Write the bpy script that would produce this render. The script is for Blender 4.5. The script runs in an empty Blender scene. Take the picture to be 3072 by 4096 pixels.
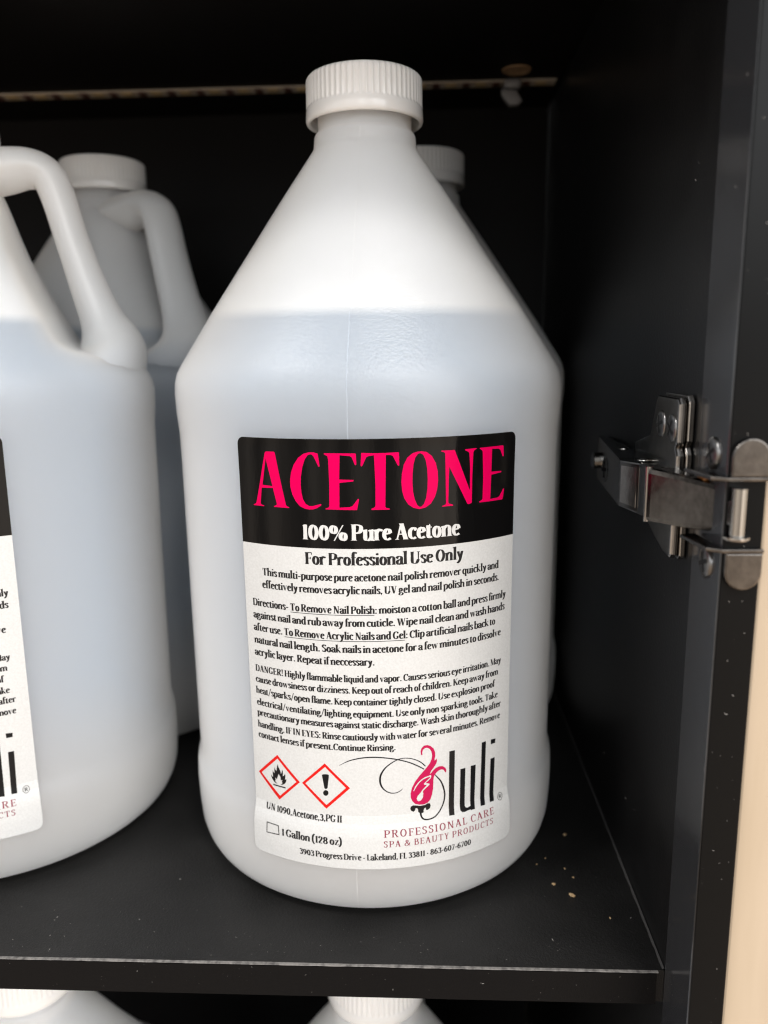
import bpy, bmesh, math, random
from mathutils import Vector, Matrix
PI = math.pi
scene = bpy.context.scene
COL = scene.collection
random.seed(7)

# ------------------------------------------------------------------ camera, world, lamps, exposure
def look_camera():
    cd = bpy.data.cameras.new('camera')
    cam = bpy.data.objects.new('camera', cd)
    COL.objects.link(cam)
    yaw, pitch, roll = -0.0455, 0.196, -0.01262
    f = Vector((math.sin(yaw)*math.cos(pitch), math.cos(yaw)*math.cos(pitch), -math.sin(pitch)))
    r = Vector((math.cos(yaw), -math.sin(yaw), 0))
    u = r.cross(f)
    r2 = r*math.cos(roll) + u*math.sin(roll)
    u2 = -r*math.sin(roll) + u*math.cos(roll)
    m = Matrix((r2, u2, -f)).transposed().to_4x4()
    m.translation = Vector((0.02025, -0.3246, 0.19961))
    cam.matrix_world = m
    cd.sensor_fit = 'HORIZONTAL'
    cd.sensor_width = 36.0
    cd.lens = 3185.0/3072.0*36.0
    cd.clip_start = 0.01
    cd.clip_end = 50
    cd.dof.use_dof = True
    cd.dof.focus_distance = 0.262
    cd.dof.aperture_fstop = 10.5
    scene.camera = cam
look_camera()

world = bpy.data.worlds.new('World')
scene.world = world
world.use_nodes = True
wn, wl = world.node_tree.nodes, world.node_tree.links
wn.clear()
w_out = wn.new('ShaderNodeOutputWorld')
w_bg = wn.new('ShaderNodeBackground')
w_tc = wn.new('ShaderNodeTexCoord')
w_sep = wn.new('ShaderNodeSeparateXYZ')
w_ramp = wn.new('ShaderNodeValToRGB')
w_map = wn.new('ShaderNodeMapRange')
w_map.inputs['From Min'].default_value = -1
w_map.inputs['From Max'].default_value = 1
wl.new(w_tc.outputs['Generated'], w_sep.inputs[0])
wl.new(w_sep.outputs['Z'], w_map.inputs['Value'])
wl.new(w_map.outputs[0], w_ramp.inputs[0])
els = w_ramp.color_ramp.elements
els[0].position = 0.0; els[0].color = (0.48, 0.35, 0.25, 1)
els[1].position = 1.0; els[1].color = (0.42, 0.44, 0.47, 1)
for p, c in ((0.30, (0.62, 0.48, 0.36, 1)), (0.45, (0.64, 0.57, 0.50, 1)), (0.505, (0.58, 0.57, 0.56, 1)), (0.55, (1.15, 1.17, 1.18, 1)), (0.62, (1.48, 1.52, 1.56, 1)), (0.71, (1.40, 1.44, 1.48, 1)), (0.80, (0.80, 0.82, 0.85, 1)), (0.88, (0.48, 0.50, 0.53, 1))):  # brightest low above the horizon: added fill for rear jugs, caps and necks
    e = els.new(p); e.color = c
# the walls and doorways of the room behind the photographer: upright bands of warm tone round the horizon
w_flat = wn.new('ShaderNodeVectorMath'); w_flat.operation = 'MULTIPLY'
w_flat.inputs[1].default_value = (1, 1, 0.03)
w_nrm = wn.new('ShaderNodeVectorMath'); w_nrm.operation = 'NORMALIZE'
w_noise = wn.new('ShaderNodeTexNoise')
w_noise.inputs['Scale'].default_value = 3.2
w_noise.inputs['Detail'].default_value = 2.0
w_nr = wn.new('ShaderNodeMapRange')
w_nr.inputs['From Min'].default_value = 0.42
w_nr.inputs['From Max'].default_value = 0.58
w_nr.inputs['To Min'].default_value = 0.4
w_nr.inputs['To Max'].default_value = 1.45
w_mul = wn.new('ShaderNodeVectorMath'); w_mul.operation = 'MULTIPLY'
wl.new(w_tc.outputs['Generated'], w_flat.inputs[0])
wl.new(w_flat.outputs[0], w_nrm.inputs[0])
wl.new(w_nrm.outputs[0], w_noise.inputs['Vector'])
wl.new(w_noise.outputs['Fac'], w_nr.inputs['Value'])
wl.new(w_ramp.outputs[0], w_mul.inputs[0])
wl.new(w_nr.outputs[0], w_mul.inputs[1])
# an added bright patch facing the shelves, to lift the middle jug's right edge
w_dot = wn.new('ShaderNodeVectorMath'); w_dot.operation = 'DOT_PRODUCT'
w_dot.inputs[1].default_value = (0.14, -0.93, 0.34)
w_dm = wn.new('ShaderNodeMapRange'); w_dm.interpolation_type = 'SMOOTHSTEP'
w_dm.inputs['From Min'].default_value = 0.93; w_dm.inputs['From Max'].default_value = 0.985
w_dm.inputs['To Min'].default_value = 1.0; w_dm.inputs['To Max'].default_value = 1.9
w_mul2 = wn.new('ShaderNodeVectorMath'); w_mul2.operation = 'SCALE'
wl.new(w_tc.outputs['Generated'], w_dot.inputs[0])
wl.new(w_dot.outputs['Value'], w_dm.inputs['Value'])
wl.new(w_mul.outputs[0], w_mul2.inputs[0]); wl.new(w_dm.outputs[0], w_mul2.inputs['Scale'])
# added brightness to the right of the cabinet, to lift the jugs' right-hand sides
w_rm = wn.new('ShaderNodeMapRange'); w_rm.interpolation_type = 'SMOOTHSTEP'
w_rm.inputs['From Min'].default_value = 0.15; w_rm.inputs['From Max'].default_value = 0.75
w_rm.inputs['To Min'].default_value = 1.0; w_rm.inputs['To Max'].default_value = 2.1
w_mul3 = wn.new('ShaderNodeVectorMath'); w_mul3.operation = 'SCALE'
wl.new(w_sep.outputs['X'], w_rm.inputs['Value'])
wl.new(w_mul2.outputs[0], w_mul3.inputs[0]); wl.new(w_rm.outputs[0], w_mul3.inputs['Scale'])
wl.new(w_mul3.outputs[0], w_bg.inputs['Color'])
w_bg.inputs['Strength'].default_value = 1.34
wl.new(w_bg.outputs[0], w_out.inputs[0])

def area_lamp(name, az, el, dist, size, power, col, target=(0, 0, 0.15), size_y=None):
    ld = bpy.data.lights.new(name, 'AREA')
    ld.energy = power; ld.color = col
    ld.shape = 'RECTANGLE'; ld.size = size; ld.size_y = size_y or size
    o = bpy.data.objects.new(name, ld)
    COL.objects.link(o)
    a, e = math.radians(az), math.radians(el)
    d = Vector((math.sin(a)*math.cos(e), -math.cos(a)*math.cos(e), math.sin(e)))
    o.location = Vector(target) + d*dist
    o.rotation_euler = d.to_track_quat('Z', 'Y').to_euler()
    return o
area_lamp('ceiling_lamp', -58, 50, 1.7, 0.26, 9.5, (1.0, 0.985, 0.965), size_y=0.20)
area_lamp('ceiling_lamp', 22, 50, 1.7, 0.26, 9.5, (1.0, 0.985, 0.965), size_y=0.20)

vs = scene.view_settings
vs.view_transform = 'Standard'; vs.look = 'None'; vs.gamma = 1.0; vs.use_curve_mapping = False
vs.exposure = -0.04
scene.render.engine = 'CYCLES'
cy = scene.cycles
cy.max_bounces = 10; cy.diffuse_bounces = 6; cy.glossy_bounces = 4; cy.transmission_bounces = 8; cy.transparent_max_bounces = 8
cy.caustics_reflective = False; cy.caustics_refractive = False
cy.sample_clamp_indirect = 6.0
cy.filter_width = 1.2
try:
    cy.use_denoising = True
except Exception:
    pass

# ------------------------------------------------------------------ materials
MATS = {}
def principled(name, col, rough=0.5, metal=0.0, spec=0.5, coat=0.0, coat_rough=0.1):
    m = bpy.data.materials.new(name); m.use_nodes = True
    b = m.node_tree.nodes['Principled BSDF']
    b.inputs['Base Color'].default_value = (*col, 1)
    b.inputs['Roughness'].default_value = rough
    b.inputs['Metallic'].default_value = metal
    b.inputs['Specular IOR Level'].default_value = spec
    b.inputs['Coat Weight'].default_value = coat
    b.inputs['Coat Roughness'].default_value = coat_rough
    MATS[name] = m
    return m, m.node_tree.nodes, m.node_tree.links, b
def add_noise(n, l, scale, detail=2.0, rough=0.5, stretch=None):
    tc = n.new('ShaderNodeTexCoord'); t = n.new('ShaderNodeTexNoise')
    t.inputs['Scale'].default_value = scale; t.inputs['Detail'].default_value = detail; t.inputs['Roughness'].default_value = rough
    if stretch:
        mp = n.new('ShaderNodeMapping'); mp.inputs['Scale'].default_value = stretch
        l.new(tc.outputs['Object'], mp.inputs[0]); l.new(mp.outputs[0], t.inputs['Vector'])
    else:
        l.new(tc.outputs['Object'], t.inputs['Vector'])
    return t
def add_bump(n, l, b, tex, strength, dist):
    bp = n.new('ShaderNodeBump'); bp.inputs['Strength'].default_value = strength; bp.inputs['Distance'].default_value = dist
    l.new(tex.outputs['Fac'], bp.inputs['Height']); l.new(bp.outputs[0], b.inputs['Normal'])
    return bp
def vary(n, l, b, tex, c0, c1, lo=0.35, hi=0.65, sock='Base Color'):
    r = n.new('ShaderNodeValToRGB')
    r.color_ramp.elements[0].position = lo; r.color_ramp.elements[0].color = (*c0, 1)
    r.color_ramp.elements[1].position = hi; r.color_ramp.elements[1].color = (*c1, 1)
    l.new(tex.outputs['Fac'], r.inputs[0]); l.new(r.outputs[0], b.inputs[sock])

m, n, l, b = principled('black_laminate', (0.007, 0.0069, 0.0071), 0.32, spec=0.42)
add_bump(n, l, b, add_noise(n, l, 1100, 3), 0.22, 0.0004)
vary(n, l, b, add_noise(n, l, 60, 4), (0.0062, 0.0060, 0.0062), (0.0086, 0.0083, 0.0084))
m, n, l, b = principled('back_laminate', (0.007, 0.0063, 0.0062), 0.55, spec=0.16)
add_bump(n, l, b, add_noise(n, l, 900, 3), 0.2, 0.0004)
m, n, l, b = principled('shelf_laminate', (0.012, 0.0115, 0.011), 0.42, spec=0.33)
add_bump(n, l, b, add_noise(n, l, 1300, 3, 0.6), 0.5, 0.0005)
vary(n, l, b, add_noise(n, l, 45, 5), (0.009, 0.0086, 0.0082), (0.014, 0.0133, 0.0128))
m, n, l, b = principled('edge_strip', (0.005, 0.0048, 0.0050), 0.45, spec=0.09)
add_bump(n, l, b, add_noise(n, l, 1300, 3, 0.6), 0.3, 0.0004)
m, n, l, b = principled('front_edge', (0.005, 0.005, 0.005), 0.2, spec=0.10)
m, n, l, b = principled('edge_band', (0.030, 0.0305, 0.033), 0.15, spec=0.9)
add_bump(n, l, b, add_noise(n, l, 90, 3), 0.05, 0.0006)
m, n, l, b = principled('worn_edge', (0.3, 0.28, 0.26), 0.7)
vary(n, l, b, add_noise(n, l, 500, 4), (0.07, 0.064, 0.060), (0.20, 0.185, 0.17), 0.30, 0.60)
m, n, l, b = principled('tan_veneer', (0.46, 0.32, 0.19), 0.22, spec=0.5)
vary(n, l, b, add_noise(n, l, 40, 4, 0.6, (1, 1, 0.12)), (0.42, 0.325, 0.225), (0.50, 0.395, 0.285))
m, n, l, b = principled('cap_plastic', (0.82, 0.80, 0.775), 0.17, spec=0.5)
b.inputs['Subsurface Weight'].default_value = 0.15
b.inputs['Subsurface Radius'].default_value = (0.002, 0.0018, 0.0016)
b.inputs['Subsurface Scale'].default_value = 1.0
add_bump(n, l, b, add_noise(n, l, 180, 2), 0.06, 0.0006)

def hdpe(name, wander=0.75, lo=0.2115, hi=0.2155):
    m = bpy.data.materials.new(name); m.use_nodes = True
    n, l = m.node_tree.nodes, m.node_tree.links
    n.clear()
    out = n.new('ShaderNodeOutputMaterial')
    dif = n.new('ShaderNodeBsdfDiffuse'); tra = n.new('ShaderNodeBsdfTranslucent'); glo = n.new('ShaderNodeBsdfGlossy')
    # the wall wetted by the liquid lets more light through and looks a little bluer than the dry wall above it
    tc = n.new('ShaderNodeTexCoord'); sp = n.new('ShaderNodeSeparateXYZ'); wet = n.new('ShaderNodeMapRange')
    wet.inputs['From Min'].default_value = lo; wet.inputs['From Max'].default_value = hi
    wet.inputs['To Min'].default_value = 1.0; wet.inputs['To Max'].default_value = 0.0
    l.new(tc.outputs['Object'], sp.inputs[0]); l.new(sp.outputs['Z'], wet.inputs['Value'])
    cd = n.new('ShaderNodeMix'); cd.data_type = 'RGBA'
    cd.inputs['A'].default_value = (0.96, 0.96, 0.95, 1); cd.inputs['B'].default_value = (0.68, 0.755, 0.86, 1)
    ct = n.new('ShaderNodeMix'); ct.data_type = 'RGBA'
    ct.inputs['A'].default_value = (0.97, 0.97, 0.955, 1); ct.inputs['B'].default_value = (0.965, 0.97, 0.965, 1)
    # warm light bounced up from the floor, put into the colour near the base
    bounce = n.new('ShaderNodeMapRange'); bounce.interpolation_type = 'SMOOTHSTEP'
    bounce.inputs['From Min'].default_value = 0.012; bounce.inputs['From Max'].default_value = 0.085
    bounce.inputs['To Min'].default_value = 0.85; bounce.inputs['To Max'].default_value = 0.0
    l.new(sp.outputs['Z'], bounce.inputs['Value'])
    # a slanting line of sight runs through more plastic than liquid, which takes the blue away
    lw = n.new('ShaderNodeLayerWeight'); lw.inputs['Blend'].default_value = 0.5
    edg = n.new('ShaderNodeMapRange'); edg.inputs['From Min'].default_value = 0.25; edg.inputs['From Max'].default_value = 0.85; edg.inputs['To Max'].default_value = 0.8
    l.new(lw.outputs['Facing'], edg.inputs['Value'])
    warmth = n.new('ShaderNodeMath'); warmth.operation = 'MAXIMUM'
    l.new(bounce.outputs[0], warmth.inputs[0]); l.new(edg.outputs[0], warmth.inputs[1])
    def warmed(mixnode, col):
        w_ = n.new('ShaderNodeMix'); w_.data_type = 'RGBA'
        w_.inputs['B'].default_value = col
        l.new(mixnode.outputs['Result'], w_.inputs['A']); l.new(warmth.outputs[0], w_.inputs['Factor'])
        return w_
    for c, s_ in ((cd, dif), (ct, tra)):
        l.new(wet.outputs[0], c.inputs['Factor'])
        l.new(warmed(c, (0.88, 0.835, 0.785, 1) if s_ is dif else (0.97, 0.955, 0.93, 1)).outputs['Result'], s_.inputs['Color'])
    glo.inputs['Roughness'].default_value = 0.32
    mx = n.new('ShaderNodeMixShader')
    # seen at a slant there is more scattering plastic along the line of sight, so less gets through
    mr = n.new('ShaderNodeMapRange'); mr.inputs['To Min'].default_value = 0.33; mr.inputs['To Max'].default_value = 0.52
    l.new(wet.outputs[0], mr.inputs['Value'])
    sl = n.new('ShaderNodeMapRange'); sl.inputs['From Max'].default_value = 0.85; sl.inputs['To Min'].default_value = 1.0; sl.inputs['To Max'].default_value = 0.35
    mm = n.new('ShaderNodeMath'); mm.operation = 'MULTIPLY'
    l.new(lw.outputs['Facing'], sl.inputs['Value']); l.new(mr.outputs[0], mm.inputs[0]); l.new(sl.outputs[0], mm.inputs[1]); l.new(mm.outputs[0], mx.inputs[0])
    # part of the light wanders a few centimetres inside the filled jug before it comes out again
    sss = n.new('ShaderNodeSubsurfaceScattering'); sss.falloff = 'RANDOM_WALK'
    sss.inputs['Scale'].default_value = 1.0; sss.inputs['Radius'].default_value = (0.040, 0.040, 0.039)
    cs = n.new('ShaderNodeMix'); cs.data_type = 'RGBA'
    cs.inputs['A'].default_value = (0.97, 0.97, 0.96, 1); cs.inputs['B'].default_value = (0.635, 0.695, 0.765, 1)
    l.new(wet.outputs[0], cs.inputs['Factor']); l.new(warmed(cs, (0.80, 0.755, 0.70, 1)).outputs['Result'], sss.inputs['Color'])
    ms = n.new('ShaderNodeMixShader'); ms.inputs[0].default_value = wander
    l.new(dif.outputs[0], ms.inputs[1]); l.new(sss.outputs[0], ms.inputs[2])
    l.new(ms.outputs[0], mx.inputs[1]); l.new(tra.outputs[0], mx.inputs[2])
    fr = n.new('ShaderNodeFresnel'); fr.inputs['IOR'].default_value = 1.6
    mg = n.new('ShaderNodeMixShader')
    sh = n.new('ShaderNodeBsdfSheen'); sh.inputs['Color'].default_value = (0.60, 0.585, 0.56, 1); sh.inputs['Roughness'].default_value = 0.45
    ad = n.new('ShaderNodeAddShader'); l.new(mx.outputs[0], ad.inputs[0]); l.new(sh.outputs[0], ad.inputs[1])
    l.new(fr.outputs[0], mg.inputs[0]); l.new(ad.outputs[0], mg.inputs[1]); l.new(glo.outputs[0], mg.inputs[2])
    l.new(mg.outputs[0], out.inputs[0])
    t1 = add_noise(n, l, 1000, 2, 0.55); t2 = add_noise(n, l, 30, 2)
    b1 = n.new('ShaderNodeBump'); b1.inputs['Strength'].default_value = 0.7; b1.inputs['Distance'].default_value = 0.0004
    b2 = n.new('ShaderNodeBump'); b2.inputs['Strength'].default_value = 0.05; b2.inputs['Distance'].default_value = 0.004
    l.new(t1.outputs['Fac'], b1.inputs['Height']); l.new(t2.outputs['Fac'], b2.inputs['Height'])
    l.new(b2.outputs[0], b1.inputs['Normal'])
    l.new(b1.outputs[0], glo.inputs['Normal']); l.new(b2.outputs[0], dif.inputs['Normal'])
    MATS[name] = m
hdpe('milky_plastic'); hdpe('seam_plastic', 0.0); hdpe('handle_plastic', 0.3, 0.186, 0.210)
def liquid_mat():
    m = bpy.data.materials.new('acetone_liquid'); m.use_nodes = True
    n, l = m.node_tree.nodes, m.node_tree.links
    n.clear()
    out = n.new('ShaderNodeOutputMaterial')
    tr = n.new('ShaderNodeBsdfTransparent'); tr.inputs['Color'].default_value = (0.965, 0.975, 0.985, 1)
    gl = n.new('ShaderNodeBsdfGlossy'); gl.inputs['Roughness'].default_value = 0.05
    fr = n.new('ShaderNodeFresnel'); fr.inputs['IOR'].default_value = 1.36
    mx = n.new('ShaderNodeMixShader')
    l.new(fr.outputs[0], mx.inputs[0]); l.new(tr.outputs[0], mx.inputs[1]); l.new(gl.outputs[0], mx.inputs[2]); l.new(mx.outputs[0], out.inputs[0])
    MATS['acetone_liquid'] = m
liquid_mat()
m, n, l, b = principled('label_paper', (0.62, 0.61, 0.585), 0.42, spec=0.4)
vary(n, l, b, add_noise(n, l, 1500, 3, 0.6), (0.565, 0.56, 0.545), (0.625, 0.62, 0.606))
add_bump(n, l, b, add_noise(n, l, 55, 3, 0.5), 0.10, 0.003)
m, n, l, b = principled('header_ink', (0.004, 0.0038, 0.0038), 0.10, spec=0.17)
add_bump(n, l, b, add_noise(n, l, 130, 4, 0.6, (1, 1, 0.35)), 0.10, 0.0008)
m, n, l, b = principled('pink_ink', (0.66, 0.0, 0.078), 0.30, spec=0.04)
m, n, l, b = principled('white_ink', (0.62, 0.61, 0.59), 0.4)
m, n, l, b = principled('black_ink', (0.014, 0.013, 0.013), 0.45, spec=0.2)
m, n, l, b = principled('logo_black', (0.008, 0.008, 0.009), 0.3, spec=0.15)
m, n, l, b = principled('logo_pink', (0.46, 0.006, 0.07), 0.4, spec=0.12)
m, n, l, b = principled('maroon_ink', (0.23, 0.032, 0.055), 0.45, spec=0.15)
m, n, l, b = principled('red_ink', (0.64, 0.010, 0.008), 0.4, spec=0.15)
m, n, l, b = principled('nickel', (0.26, 0.245, 0.23), 0.16, metal=1.0)
add_bump(n, l, b, add_noise(n, l, 220, 3), 0.06, 0.0006)
vary(n, l, b, add_noise(n, l, 160, 4), (0.32, 0.30, 0.28), (0.42, 0.395, 0.37))
m, n, l, b = principled('brown_nickel', (0.105, 0.092, 0.082), 0.2, metal=1.0)
add_bump(n, l, b, add_noise(n, l, 300, 4), 0.10, 0.0005)
vary(n, l, b, add_noise(n, l, 420, 4), (0.105, 0.095, 0.086), (0.14, 0.127, 0.115))
m, n, l, b = principled('dark_nickel', (0.15, 0.143, 0.137), 0.16, metal=1.0)
add_bump(n, l, b, add_noise(n, l, 200, 3), 0.05, 0.0006)
m, n, l, b = principled('bright_nickel', (0.36, 0.345, 0.32), 0.18, metal=1.0)
m, n, l, b = principled('screw_black', (0.24, 0.232, 0.225), 0.3, metal=1.0)
m, n, l, b = principled('recess_black', (0.004, 0.004, 0.004), 0.6)
m, n, l, b = principled('amber_plastic', (0.30, 0.11, 0.012), 0.35)
m, n, l, b = principled('raw_board', (0.40, 0.24, 0.12), 0.9)
vary(n, l, b, add_noise(n, l, 900, 4), (0.26, 0.14, 0.06), (0.55, 0.36, 0.2))
m, n, l, b = principled('tape_white', (0.66, 0.58, 0.48), 0.5)
m, n, l, b = principled('led_phosphor', (0.66, 0.50, 0.26), 0.35)
m, n, l, b = principled('resistor_dark', (0.10, 0.03, 0.02), 0.4)
m, n, l, b = principled('clip_plastic', (0.30, 0.30, 0.31), 0.3)
m, n, l, b = principled('dust_grey', (0.42, 0.39, 0.36), 0.9)
m, n, l, b = principled('dust_line', (0.045, 0.042, 0.040), 0.95)
m, n, l, b = principled('crumb_tan', (0.62, 0.44, 0.22), 0.8)
vary(n, l, b, add_noise(n, l, 1500, 3), (0.26, 0.15, 0.06), (0.48, 0.35, 0.20))

# ------------------------------------------------------------------ helpers
def link_mesh(name, bm, mat, parent=None, smooth=False):
    me = bpy.data.meshes.new(name)
    bm.normal_update()
    bm.to_mesh(me); bm.free()
    if smooth:
        for p in me.polygons: p.use_smooth = True
    if mat: me.materials.append(MATS[mat])
    o = bpy.data.objects.new(name, me)
    COL.objects.link(o)
    if parent: o.parent = parent
    return o
def tag(o, label=None, cat=None, group=None, kind=None):
    if label: o['label'] = label
    if cat: o['category'] = cat
    if group: o['group'] = group
    if kind: o['kind'] = kind
    return o
def empty(name, loc=(0, 0, 0), rz=0.0):
    o = bpy.data.objects.new(name, None); COL.objects.link(o)
    o.empty_display_size = 0.02
    o.location = loc; o.rotation_euler = (0, 0, rz)
    return o
def copy_tree(o, parent=None):
    c = o.copy(); COL.objects.link(c)
    if parent: c.parent = parent
    for ch in list(o.children): copy_tree(ch, c)
    return c
def box(bm, x0, x1, y0, y1, z0, z1, bev=0.0, seg=2):
    r = bmesh.ops.create_cube(bm, size=1.0)
    vs_ = r['verts']
    for v in vs_:
        v.co = Vector(((x0+x1)/2 + v.co.x*(x1-x0), (y0+y1)/2 + v.co.y*(y1-y0), (z0+z1)/2 + v.co.z*(z1-z0)))
    if bev:
        es = list({e for v in vs_ for e in v.link_edges})
        bmesh.ops.bevel(bm, geom=es, offset=bev, segments=seg, affect='EDGES', profile=0.5)
def prism(bm, pts, axis, a0, a1, bev=0.0, seg=2):
    """pts: outline in the two other axes; extruded from a0 to a1 along axis"""
    def mk(p, a):
        if axis == 'x': return Vector((a, p[0], p[1]))
        if axis == 'y': return Vector((p[0], a, p[1]))
        return Vector((p[0], p[1], a))
    va = [bm.verts.new(mk(p, a0)) for p in pts]; vb = [bm.verts.new(mk(p, a1)) for p in pts]
    fs = [bm.faces.new(va), bm.faces.new(list(reversed(vb)))]
    k = len(pts)
    for i in range(k):
        fs.append(bm.faces.new((va[i], vb[i], vb[(i+1) % k], va[(i+1) % k])))
    bmesh.ops.recalc_face_normals(bm, faces=fs)
    if bev:
        es = list({e for f in fs[:2] for e in f.edges})
        bmesh.ops.bevel(bm, geom=es, offset=bev, segments=seg, affect='EDGES', profile=0.5)
def lathe(bm, prof, seg=96, close_ends=True, tf=None):
    """prof: list of (r, z)"""
    rings = []
    for r, z in prof:
        if r < 1e-7:
            rings.append([bm.verts.new((0, 0, z))])
        else:
            rings.append([bm.verts.new((r*math.sin(2*PI*i/seg), -r*math.cos(2*PI*i/seg), z)) for i in range(seg)])
    for a, c in zip(rings[:-1], rings[1:]):
        for i in range(seg):
            j = (i+1) % seg
            if len(a) == 1: bm.faces.new((a[0], c[j], c[i]))
            elif len(c) == 1: bm.faces.new((a[i], a[j], c[0]))
            else: bm.faces.new((a[i], a[j], c[j], c[i]))
    if tf:
        for ring in rings:
            for v in ring: v.co = tf(v.co)
    bmesh.ops.recalc_face_normals(bm, faces=bm.faces[:])
def smooth_path(pts, k=8):
    """Catmull-Rom through points of any dimension"""
    out = []
    P = [tuple(pts[0])] + [tuple(p) for p in pts] + [tuple(pts[-1])]
    for i in range(1, len(P)-2):
        for s in range(k):
            t = s/k
            out.append(tuple(0.5*((2*b_) + (-a_+c_)*t + (2*a_-5*b_+4*c_-d_)*t*t + (-a_+3*b_-3*c_+d_)*t**3)
                             for a_, b_, c_, d_ in zip(P[i-1], P[i], P[i+1], P[i+2])))
    out.append(tuple(pts[-1]))
    return out
# ------------------------------------------------------------------ cabinet (the setting)
XW, YF, YB, ZC = 0.1003, -0.1169, 0.2075, 0.3472
YS = -0.0938                      # where the smooth front strip of the side panel begins; the shelf ends here too
ZL = -0.3702                      # top of the lower shelf
XL = -0.52
cab = empty('cabinet', (0, 0, ZL-0.02))
tag(cab, 'black laminate cabinet with an open front that holds the white jugs', 'cabinet')
cab_inv = Matrix.Translation((0, 0, -(ZL-0.02)))
def cabpart(name, mat, fill, smooth=False):
    bm = bmesh.new(); fill(bm)
    bm.transform(cab_inv)
    return link_mesh(name, bm, mat, cab, smooth)
cabpart('side_panel', 'black_laminate', lambda bm: box(bm, XW, XW+0.0098, YS, YB+0.004, ZL-0.02, 0.75))
cabpart('front_edge', 'front_edge', lambda bm: box(bm, XW-0.0002, XW+0.0098, YF, YF+0.0008, ZL-0.02, 0.75, 0.0003))
cabpart('front_strip', 'edge_band', lambda bm: box(bm, XW-0.0003, XW+0.0097, YF+0.0008, YS, ZL-0.02, 0.75, 0.0005))
cabpart('outer_trim', 'tan_veneer', lambda bm: box(bm, XW+0.0100, XW+0.22, YF+0.0012, YF+0.03, ZL-0.02, 0.75, 0.0008))
cabpart('back_panel', 'back_laminate', lambda bm: box(bm, XL, XW-0.0001, YB, YB+0.006, ZL-0.02, 0.75))
top = cabpart('top_panel', 'back_laminate', lambda bm: box(bm, XL, XW-0.0002, YF, YB-0.0001, ZC, ZC+0.016))
cabpart('left_panel', 'black_laminate', lambda bm: box(bm, XL-0.015, XL-0.0001, YF, YB+0.006, ZL-0.02, 0.75))
cabpart('lower_shelf', 'shelf_laminate', lambda bm: box(bm, XL, XW-0.0002, YS, YB-0.0001, ZL-0.015, ZL))
def hole(bm):
    lathe(bm, [(0.0, ZC-0.0004), (0.0062, ZC-0.0004), (0.0072, ZC-0.0007), (0.0078, ZC-0.0002)], 32)
    for v in bm.verts: v.co += Vector((0.0728, 0.1395, 0))
cabpart('raw_hole', 'raw_board', hole)
def dustline(bm):
    k = 90
    prev = None
    for i in range(k+1):
        y = YS + (0.17-YS)*i/k
        w = 0.0002 + 0.0001*math.sin(i*1.7) + random.uniform(-0.0001, 0.0001)
        a = bm.verts.new((XW-0.0009-w, y, 0.00035)); c = bm.verts.new((XW-0.0003, y, 0.0006))
        if prev: bm.faces.new((prev[0], a, c, prev[1]))
        prev = (a, c)
o = cabpart('dust_in_joint', 'dust_line', dustline)

shelf = empty('shelf', (0, 0.05, -0.012))
tag(shelf, 'black leather-grain shelf board with a worn pale front edge under the jugs', 'shelf')
bm = bmesh.new(); box(bm, XL+0.001, XW-0.0003, YS-0.0001, YB-0.0002, -0.0119, 0.0); bm.transform(Matrix.Translation((0, -0.05, 0.012)))
link_mesh('board', bm, 'shelf_laminate', shelf)
def worn(bm):
    k = 240; prev = None
    for i in range(k+1):
        x = XL + 0.002 + (XW-0.0045-XL)*i/k
        j = random.uniform(-1, 1)
        w = 0.00035 + 0.0001*math.sin(i*0.31) + 0.00008*j
        d = 0.00018 + 0.00008*j
        q = [(x, YS-0.00125, -d), (x, YS-0.00115, 0.00006), (x, YS-0.0004, 0.00016), (x, YS-0.0004+w*0.7, 0.00005)]
        cur = [bm.verts.new(p) for p in q]
        if prev:
            for t in range(3): bm.faces.new((prev[t], cur[t], cur[t+1], prev[t+1]))
        prev = cur
    bm.transform(Matrix.Translation((0, -0.05, 0.012)))
bm = bmesh.new(); worn(bm); link_mesh('worn_edge', bm, 'worn_edge', shelf)
bm = bmesh.new(); box(bm, XL+0.001, XW-0.003, YS-0.0011, YS-0.0002, -0.0120, -0.0006); bm.transform(Matrix.Translation((0, -0.05, 0.012)))
link_mesh('front_edge_band', bm, 'edge_strip', shelf)

# ------------------------------------------------------------------ jug
NECK_Z = 0.2735
PROF = [(0.052, 0.0022), (0.060, 0.0), (0.0650, 0.0004), (0.0683, 0.0016), (0.0706, 0.0029), (0.0725, 0.0046), (0.0741, 0.0078), (0.0752, 0.012), (0.0758, 0.020), (0.0760, 0.028),
        (0.0758, 0.034), (0.0754, 0.0368), (0.0748, 0.0389), (0.0743, 0.042), (0.0744, 0.06), (0.0749, 0.160), (0.0751, 0.171), (0.0757, 0.1775),
        (0.0760, 0.1855), (0.0757, 0.1895), (0.0748, 0.1930), (0.0732, 0.1960), (0.0604, 0.2158), (0.0467, 0.236), (0.0337, 0.2552), (0.0208, 0.2736),
        (0.0198, 0.2752), (0.0195, 0.2768), (0.0193, 0.2795), (0.0188, 0.2806), (0.0178, 0.2812), (0.0178, 0.2900)]
def dense(prof, step):
    out = [prof[0]]
    for (r0, z0), (r1, z1) in zip(prof[:-1], prof[1:]):
        k = max(1, int(math.hypot(r1-r0, z1-z0)/step))
        for i in range(1, k+1): out.append((r0+(r1-r0)*i/k, z0+(z1-z0)*i/k))
    return out
def rz(z):
    for (r0, z0), (r1, z1) in zip(PROF[2:-1], PROF[3:]):
        if z0 <= z <= z1: return r0+(r1-r0)*(z-z0)/max(1e-9, z1-z0)
    return 0.075
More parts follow.
